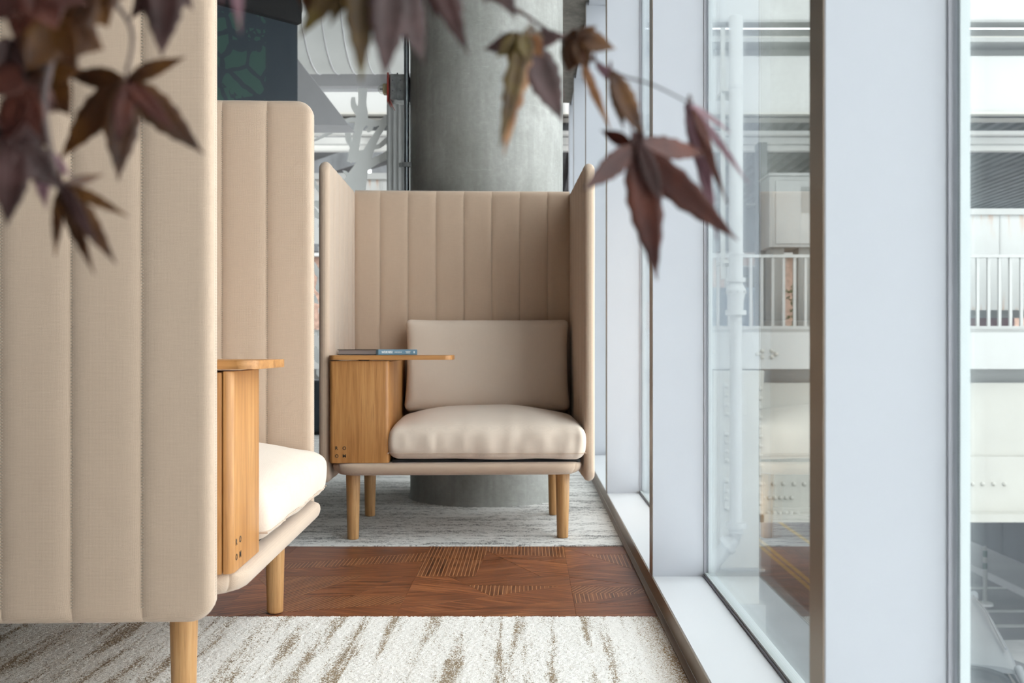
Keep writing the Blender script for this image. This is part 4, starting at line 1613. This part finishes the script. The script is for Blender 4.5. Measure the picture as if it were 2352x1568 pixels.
# shrub behind the cabinet
sh = empty('shrub', ((1836 - CX) * 15.5 / F, 15.5, vz(766)), 0, 'small green shrub below the white cabinet behind the railing', 'shrub')
geos = []
for k in range(260):
    p = Vector((random.gauss(0, 0.10), random.gauss(0, 0.10), random.uniform(0.1, 0.85)))
    a, b = Vector((random.uniform(-1, 1), random.uniform(-1, 1), random.uniform(-1, 1))).normalized() * 0.05, Vector((random.uniform(-1, 1), random.uniform(-1, 1), random.uniform(-1, 1))).normalized() * 0.025
    geos.append(([tuple(p - a), tuple(p + b), tuple(p + a), tuple(p - b)], [(0, 1, 2, 3)]))
v, f = merge(geos)
tag(mesh_obj('foliage', v, f, 'green_leaf', sh, fix=False), kind='stuff')
tube('stem', [(0, 0, 0), (0.01, 0, 0.6)], [0.012, 0.005], 'bark', sh)
# banner and blue bins behind the rusty panels
kk = (YV + 2.0) / F
ba = empty('maroon_banner', (0, YV + 2.0, 0), 0, 'maroon banner hung low behind the right-hand railing', 'banner')
box('cloth', (2190 - CX) * kk, (2330 - CX) * kk, 0, 0.02, H + (CY - 768) * kk, H + (CY - 730) * kk, 'maroon', ba)
box('upper_bar', (2190 - CX) * kk, (2420 - CX) * kk, -0.02, 0.03, H + (CY - 730) * kk, H + (CY - 712) * kk, 'bridge_shade', ba)
for k, xx in enumerate((2300, 2327)):
    ti = empty('blue_tub', ((xx - CX) * kk, YV + 2.3, H + (CY - 716) * kk), 0, ['left', 'right'][k] + ' bright blue tub under the rust-streaked panels', 'tub', 'blue tubs on the viaduct')
    lathe('tub', [(0.05, -0.12), (0.06, -0.11), (0.075, 0.10)], 'bright_blue', ti, 16)
    lathe('rim', [(0.078, 0.10), (0.082, 0.105), (0.078, 0.115)], 'bright_blue', ti, 16)
    box('plinth', -0.06, 0.06, -0.06, 0.06, vz(766) - ti.location.z, -0.115, 'bridge_shade', ti)

# ---- parked car below the right-hand window
car = empty('car', (3.72, 8.87, GZ), math.radians(-17), 'dark grey parked car on the street below the window', 'car')
Lc, Wc = 4.6, 0.9


def stretch(y):
    return y if y < 0.2 else 0.2 + (y - 0.2) * 1.75


def section(y, z0, z1, w0, w1, n=16):
    """cross section: rounded trapezoid, bottom half width w0, top half width w1"""
    pts = []
    for k in range(n + 1):
        a = PI * k / n
        c, s = math.cos(a), math.sin(a)
        e = 0.45
        px_ = abs(c) ** e * (1 if c >= 0 else -1)
        pz_ = abs(s) ** e
        w = w0 + (w1 - w0) * pz_
        pts.append((px_ * w, y, z0 + (z1 - z0) * pz_))
    return pts


def loft(name, secs, mat, parent):
    secs = [[(p[0], stretch(p[1]), p[2]) for p in s_] for s_ in secs]
    n = len(secs[0])
    V = [p for s_ in secs for p in s_]
    Fc = []
    for i in range(len(secs) - 1):
        for k in range(n - 1):
            Fc.append((i * n + k, i * n + k + 1, (i + 1) * n + k + 1, (i + 1) * n + k))
        Fc.append((i * n + n - 1, i * n, (i + 1) * n, (i + 1) * n + n - 1))
    Fc.append(tuple(range(n)))
    Fc.append(tuple((len(secs) - 1) * n + k for k in range(n)))
    o = mesh_obj(name, V, Fc, mat, parent, smooth=True)
    o.data.set_sharp_from_angle(angle=math.radians(45))
    return o


# car nose points to -y (towards the building side of the picture)
loft('body', [section(y, 0.22, z, w, w * 0.94) for y, z, w in
              ((-2.1, 0.62, 0.72), (-1.95, 0.74, 0.84), (-1.2, 0.88, 0.90), (-0.6, 0.95, 0.91), (1.6, 0.98, 0.91), (2.3, 0.95, 0.86), (2.5, 0.70, 0.78))], 'car_paint', car)
loft('greenhouse', [section(y, 0.90, z, w, w * 0.80) for y, z, w in
                    ((-0.75, 0.96, 0.80), (-0.1, 1.36, 0.80), (0.1, 1.40, 0.81), (1.2, 1.42, 0.81), (1.6, 1.38, 0.80), (2.2, 1.05, 0.76))], 'car_glass', car)
loft('roof', [[(p[0], p[1], p[2]) for p in section(y, z - 0.06, z, w, w * 0.93)] for y, z, w in
              ((0.02, 1.395, 0.655), (0.3, 1.44, 0.67), (1.0, 1.465, 0.675), (1.5, 1.44, 0.665), (1.75, 1.385, 0.65))], 'car_paint', car)
for sx in (-1, 1):
    tube('pillar', [(sx * 0.78, -0.72, 0.96), (sx * 0.655, 0.05, 1.385)], 0.035, 'car_paint', car)
    tube('pillar', [(sx * 0.655, stretch(1.7), 1.37), (sx * 0.76, stretch(2.2), 1.02)], 0.05, 'car_paint', car)
    tube('roof_rail', [(sx * 0.60, 0.35, 1.46), (sx * 0.61, 1.6, 1.50), (sx * 0.60, 2.4, 1.46)], 0.012, 'car_paint', car)
    box('wing_mirror', sx * 0.98 - 0.1, sx * 0.98 + 0.1, -0.55, -0.45, 0.93, 1.07, 'car_paint', car, 0.03, 2)
    for yy in (-1.35, 2.6):
        wl = lathe('wheel', [(0.20, -0.1), (0.31, -0.1), (0.33, -0.06), (0.33, 0.06), (0.31, 0.1), (0.20, 0.1)], 'tyre', car, 28, 'X', (sx * 0.80, yy, 0.33))
        lathe('hub', [(0.20, -0.105), (0.18, 0.105)], 'steel', wl, 20, 'X', (sx * 0.80, yy, 0.33))
tube('aerial', [(-0.25, 1.45, 1.47), (-0.25, 1.75, 1.72)], 0.008, 'tyre', car)
lathe('aerial_base', [(0.05, 1.45), (0.04, 1.48), (0.015, 1.50)], 'tyre', car, 12, 'Z', (-0.25, 1.45, 0))

# ================================================================== MAPLE IN THE FOREGROUND
mp = empty('maple_tree', (-0.95, 0.28, 0.0), 0, 'dark red maple foliage hanging blurred across the top foreground', 'plant')
mp_inv = Matrix.Translation((0.95, -0.28, 0.0))
box('added_shade_planter', -0.80, 0.20, -0.12, 0.97, 0.003, 0.50, 'terracotta', mp, 0.01, 2)  # added out of view, sized to shade the carpet under the near chair
box('soil', -0.77, 0.17, -0.09, 0.94, 0.49, 0.508, 'bark', mp)
trunk = [(0, 0, 0.50), (0.02, -0.01, 0.7), (-0.02, 0.01, 1.05), (0.03, 0.02, 1.30)]
tube('trunk', trunk, [0.022, 0.018, 0.014, 0.010], 'bark', mp, 12)


def lobe_geo(length, width, curl, twist, seed, n=13, tears=0.0):
    """pointed serrated lobe in the plane z=0, growing along +x"""
    V, Fc = [], []
    rr = random.Random(seed)
    for i in range(n + 1):
        t = i / n
        w = width * (math.sin(PI * min(1, t * 0.93 + 0.07) ** 0.85) ** 1.15) * (1 - 0.15 * t)
        if t < 0.12:
            w = max(w, width * 0.34)
        ser = 1 + (0.09 if i % 2 else -0.05) * (t > 0.15) + tears * rr.uniform(-1, 0.6)
        w = max(w * ser, 0.0004)
        if i == n:
            w = 0.0003
        x = length * t
        zc_ = -curl * length * t * t
        yo = twist * length * t * t
        fold = 0.22 * w
        V += [(x, yo - w, zc_ + fold), (x, yo - w * 0.5, zc_ + fold * 0.4), (x, yo, zc_), (x, yo + w * 0.5, zc_ + fold * 0.4), (x, yo + w, zc_ + fold)]
    for i in range(n):
        for k in range(4):
            a = i * 5 + k
            Fc.append((a, a + 5, a + 6, a + 1))
    return V, Fc


leaf_n = [0]


def leaf(bx, by, Y, lobes, mat, tilt=(0, 0), attach=None, tears=0.0, stem=True):
    """leaf whose lobe junction is at photo pixel (bx, by), depth Y;
    lobes: (tip x, tip y, width px, depth offset of the tip)"""
    leaf_n[0] += 1
    base = P(bx, by, Y)
    geos = []
    for i, (tx_, ty_, w, dd) in enumerate(lobes):
        tip = P(tx_, ty_, Y + dd)
        d = tip - base
        L_ = d.length
        xax = d.normalized()
        nrm = Vector((0, -1, 0))
        nrm = (nrm - xax * nrm.dot(xax)).normalized()
        nrm = (nrm + xax.cross(nrm) * random.uniform(-0.35, 0.35)).normalized()
        yax = nrm.cross(xax)
        v, f = lobe_geo(L_, w * Y / F / 2, random.uniform(-0.08, 0.10), random.uniform(-0.06, 0.06), leaf_n[0] * 31 + i, tears=tears)
        R_ = Matrix((xax, yax, nrm)).transposed()
        lift = 0.0004 * i
        v = [tuple(R_ @ Vector((p[0], p[1], p[2] + lift)) + base) for p in v]
        geos.append((v, f))
    v, f = merge(geos)
    v = [tuple(mp_inv @ Vector(p)) for p in v]
    # give the blade thickness
    o = mesh_obj('leaf', v, f, mat, mp, smooth=True, fix=False)
    sm = o.modifiers.new('thickness', 'SOLIDIFY')
    sm.thickness = 0.0003
    if attach is not None and stem:
        a = mp_inv @ base
        b = mp_inv @ Vector(attach)
        mid = (a + b) / 2 + Vector((0, 0, 0.006))
        tube('petiole', [a, mid, b], [0.0006, 0.0007, 0.0009], 'leaf_red', o, 6)
    return o


def twig(pts, r0, r1):
    c = [Vector(p) for p in pts]
    pts = []
    for i in range(len(c) - 1):
        p0, p1, p2, p3 = c[max(0, i - 1)], c[i], c[i + 1], c[min(len(c) - 1, i + 2)]
        for k in range(5):
            t = k / 5
            pts.append(0.5 * (2 * p1 + (p2 - p0) * t + (2 * p0 - 5 * p1 + 4 * p2 - p3) * t * t + (3 * p1 - p0 - 3 * p2 + p3) * t ** 3))
    pts.append(c[-1])
    n = len(pts)
    tube('twig', [mp_inv @ Vector(p) for p in pts], [r0 + (r1 - r0) * i / (n - 1) for i in range(n)], 'bark', mp, 8)


D1 = 0.62
top = Vector((-0.92, 0.30, 1.30))
main = [top, Vector((-0.55, 0.42, 1.22)), P(300, -260, 0.60), P(700, -170, 0.64), P(1010, -60, 0.66), P(1200, 30, 0.66), P(1320, 110, 0.65), P(1420, 170, 0.64), P(1500, 195, 0.63), P(1590, 240, 0.62)]
twig(main[:6], 0.006, 0.0016)
twig(main[5:], 0.0012, 0.0005)
left_twig = [Vector((-0.90, 0.29, 1.22)), P(-300, -240, 0.52), P(0, -90, 0.50), P(120, 40, 0.50), P(100, 240, 0.50), P(130, 400, 0.50)]
twig(left_twig, 0.006, 0.0009)
left2 = [P(0, -90, 0.50), P(200, -40, 0.52), P(300, 60, 0.53), P(290, 170, 0.54)]
twig(left2, 0.002, 0.0008)

# right-hand leaves
leaf(1455, 335, 0.62, [(1522, 640, 84, 0.01), (1690, 560, 76, 0.0), (1335, 445, 56, -0.01), (1625, 355, 60, 0.03), (1385, 300, 34, 0.02)], 'leaf_red', attach=P(1430, 180, 0.64))
leaf(1470, 330, 0.616, [(1455, 300, 40, 0), (1520, 470, 44, 0.005)], 'leaf_purple', stem=False)
leaf(1578, 238, 0.66, [(1665, 545, 34, 0.01), (1640, 420, 40, 0.0), (1722, 415, 22, -0.02), (1672, 300, 18, 0.03), (1600, 400, 24, 0.02)], 'leaf_pink', attach=P(1590, 240, 0.62))
leaf(1590, 250, 0.64, [(1665, 470, 24, 0.01), (1640, 360, 24, 0)], 'leaf_red', stem=False)
leaf(1405, 165, 0.62, [(1470, 325, 56, 0.0), (1432, 300, 34, 0.01)], 'leaf_brown', attach=P(1400, 160, 0.64))
leaf(1340, 150, 0.63, [(1402, 305, 22, 0.01), (1370, 230, 26, 0.0)], 'leaf_tan', attach=P(1330, 115, 0.65), tears=0.2)
leaf(1370, 150, 0.63, [(1440, 205, 26, 0.0)], 'leaf_pink', attach=P(1360, 140, 0.65))
leaf(1325, 90, 0.64, [(1415, 105, 60, 0.0), (1305, 170, 60, 0.01), (1350, 165, 50, 0.0), (1295, 95, 50, 0.02), (1370, 60, 30, 0)], 'leaf_brown', attach=P(1320, 110, 0.65))
leaf(1215, 95, 0.62, [(1286, 282, 84, 0.02), (1112, 118, 60, 0.0), (1300, 85, 46, 0.0)], 'leaf_purple', attach=P(1215, 35, 0.66))
leaf(1205, 85, 0.61, [(1145, 355, 54, 0.0), (1165, 260, 60, 0.01), (1245, 130, 54, 0.0)], 'leaf_tan', stem=False, tears=0.35)
leaf(1200, 80, 0.608, [(1140, 130, 46, 0.0), (1250, 90, 52, 0.01), (1215, 150, 50, 0.0), (1150, 345, 44, 0.0)], 'leaf_olive', stem=False, tears=0.15)
# top centre
leaf(822, -110, 0.50, [(832, 185, 74, 0.0), (690, 85, 70, 0.02), (770, 60, 60, 0.02)], 'leaf_olive', attach=P(800, -150, 0.64))
leaf(900, -90, 0.50, [(880, 175, 100, 0.0), (965, 150, 90, 0.02), (820, 60, 70, 0.02)], 'leaf_purple', attach=P(900, -110, 0.65))
leaf(985, -90, 0.54, [(1075, 130, 60, 0.0), (1000, 40, 60, 0.0), (1065, 30, 50, 0.02)], 'leaf_purple', attach=P(985, -80, 0.66))
leaf(1130, -60, 0.56, [(1190, 45, 50, 0.0), (1110, 10, 40, 0.01)], 'leaf_purple', attach=P(1130, 0, 0.66))
leaf(535, -120, 0.48, [(550, 80, 34, 0.0), (505, 10, 26, 0.0)], 'leaf_pink', attach=P(540, -190, 0.62))
leaf(700, -130, 0.52, [(700, 50, 60, 0.0), (760, 30, 60, 0.0)], 'leaf_brown', attach=P(690, -170, 0.64))
# left cluster
leaf(200, -30, 0.50, [(120, 110, 130, 0.0), (250, 60, 110, 0.0), (60, 60, 120, 0.02), (330, -30, 80, 0.0)], 'leaf_brown', attach=P(160, -60, 0.51))
leaf(80, -40, 0.47, [(30, 90, 130, 0.0), (130, 70, 120, 0.0), (-60, 40, 110, 0.0), (200, 0, 90, 0.0)], 'leaf_red', attach=P(60, -60, 0.50))
leaf(110, 170, 0.51, [(60, 290, 100, 0.0), (165, 270, 90, 0.0), (10, 250, 90, 0.0), (20, 130, 90, 0.0), (190, 160, 70, 0.0)], 'leaf_brown', attach=P(110, 150, 0.50))
leaf(20, 270, 0.52, [(60, 390, 90, 0.0), (-40, 360, 90, 0.0), (120, 330, 70, 0.0)], 'leaf_purple', attach=P(100, 240, 0.50))
leaf(130, 50, 0.48, [(60, 160, 110, 0.0), (235, 120, 120, 0.01), (170, 160, 110, 0.0), (20, -20, 110, 0.02), (240, -30, 120, 0.0), (110, -120, 110, 0.02)], 'leaf_brown', attach=P(120, 20, 0.50))
leaf(385, -70, 0.52, [(362, 130, 92, 0.0), (300, 40, 60, 0.02), (440, 20, 46, 0.02)], 'leaf_purple', attach=P(260, 10, 0.52))
leaf(292, 185, 0.54, [(425, 128, 44, 0.0), (470, 352, 78, 0.01), (262, 415, 84, 0.0), (140, 362, 80, 0.01), (165, 175, 52, 0.02)], 'leaf_brown', attach=P(290, 165, 0.54))
leaf(296, 190, 0.536, [(400, 300, 44, 0.0), (275, 330, 50, 0.0)], 'leaf_red', stem=False)
leaf(145, 425, 0.52, [(298, 490, 30, 0.0), (272, 605, 52, 0.01), (212, 632, 44, 0.0), (128, 585, 34, 0.01), (235, 408, 26, 0.02), (60, 330, 50, 0.0)], 'leaf_brown', attach=P(125, 385, 0.50))
leaf(140, 420, 0.515, [(225, 560, 36, 0.0), (190, 500, 34, 0)], 'leaf_purple', stem=False)
leaf(35, 325, 0.50, [(20, 520, 90, 0.0), (140, 440, 84, 0.01), (-60, 420, 80, 0.0), (110, 290, 60, 0.02)], 'leaf_purple', attach=P(100, 270, 0.50))
leaf(60, 200, 0.50, [(10, 330, 90, 0.0), (130, 260, 70, 0.01), (-40, 170, 90, 0.0), (100, 330, 60, 0.0)], 'leaf_red', attach=P(105, 200, 0.50))
leaf(30, 90, 0.50, [(-10, 210, 90, 0.0), (110, 160, 60, 0.0), (60, 215, 70, 0.0)], 'leaf_purple', attach=P(115, 110, 0.50))
leaf(90, 350, 0.53, [(100, 480, 40, 0.0), (40, 440, 50, 0.0), (165, 400, 40, 0.0)], 'leaf_pink', attach=P(120, 350, 0.50))
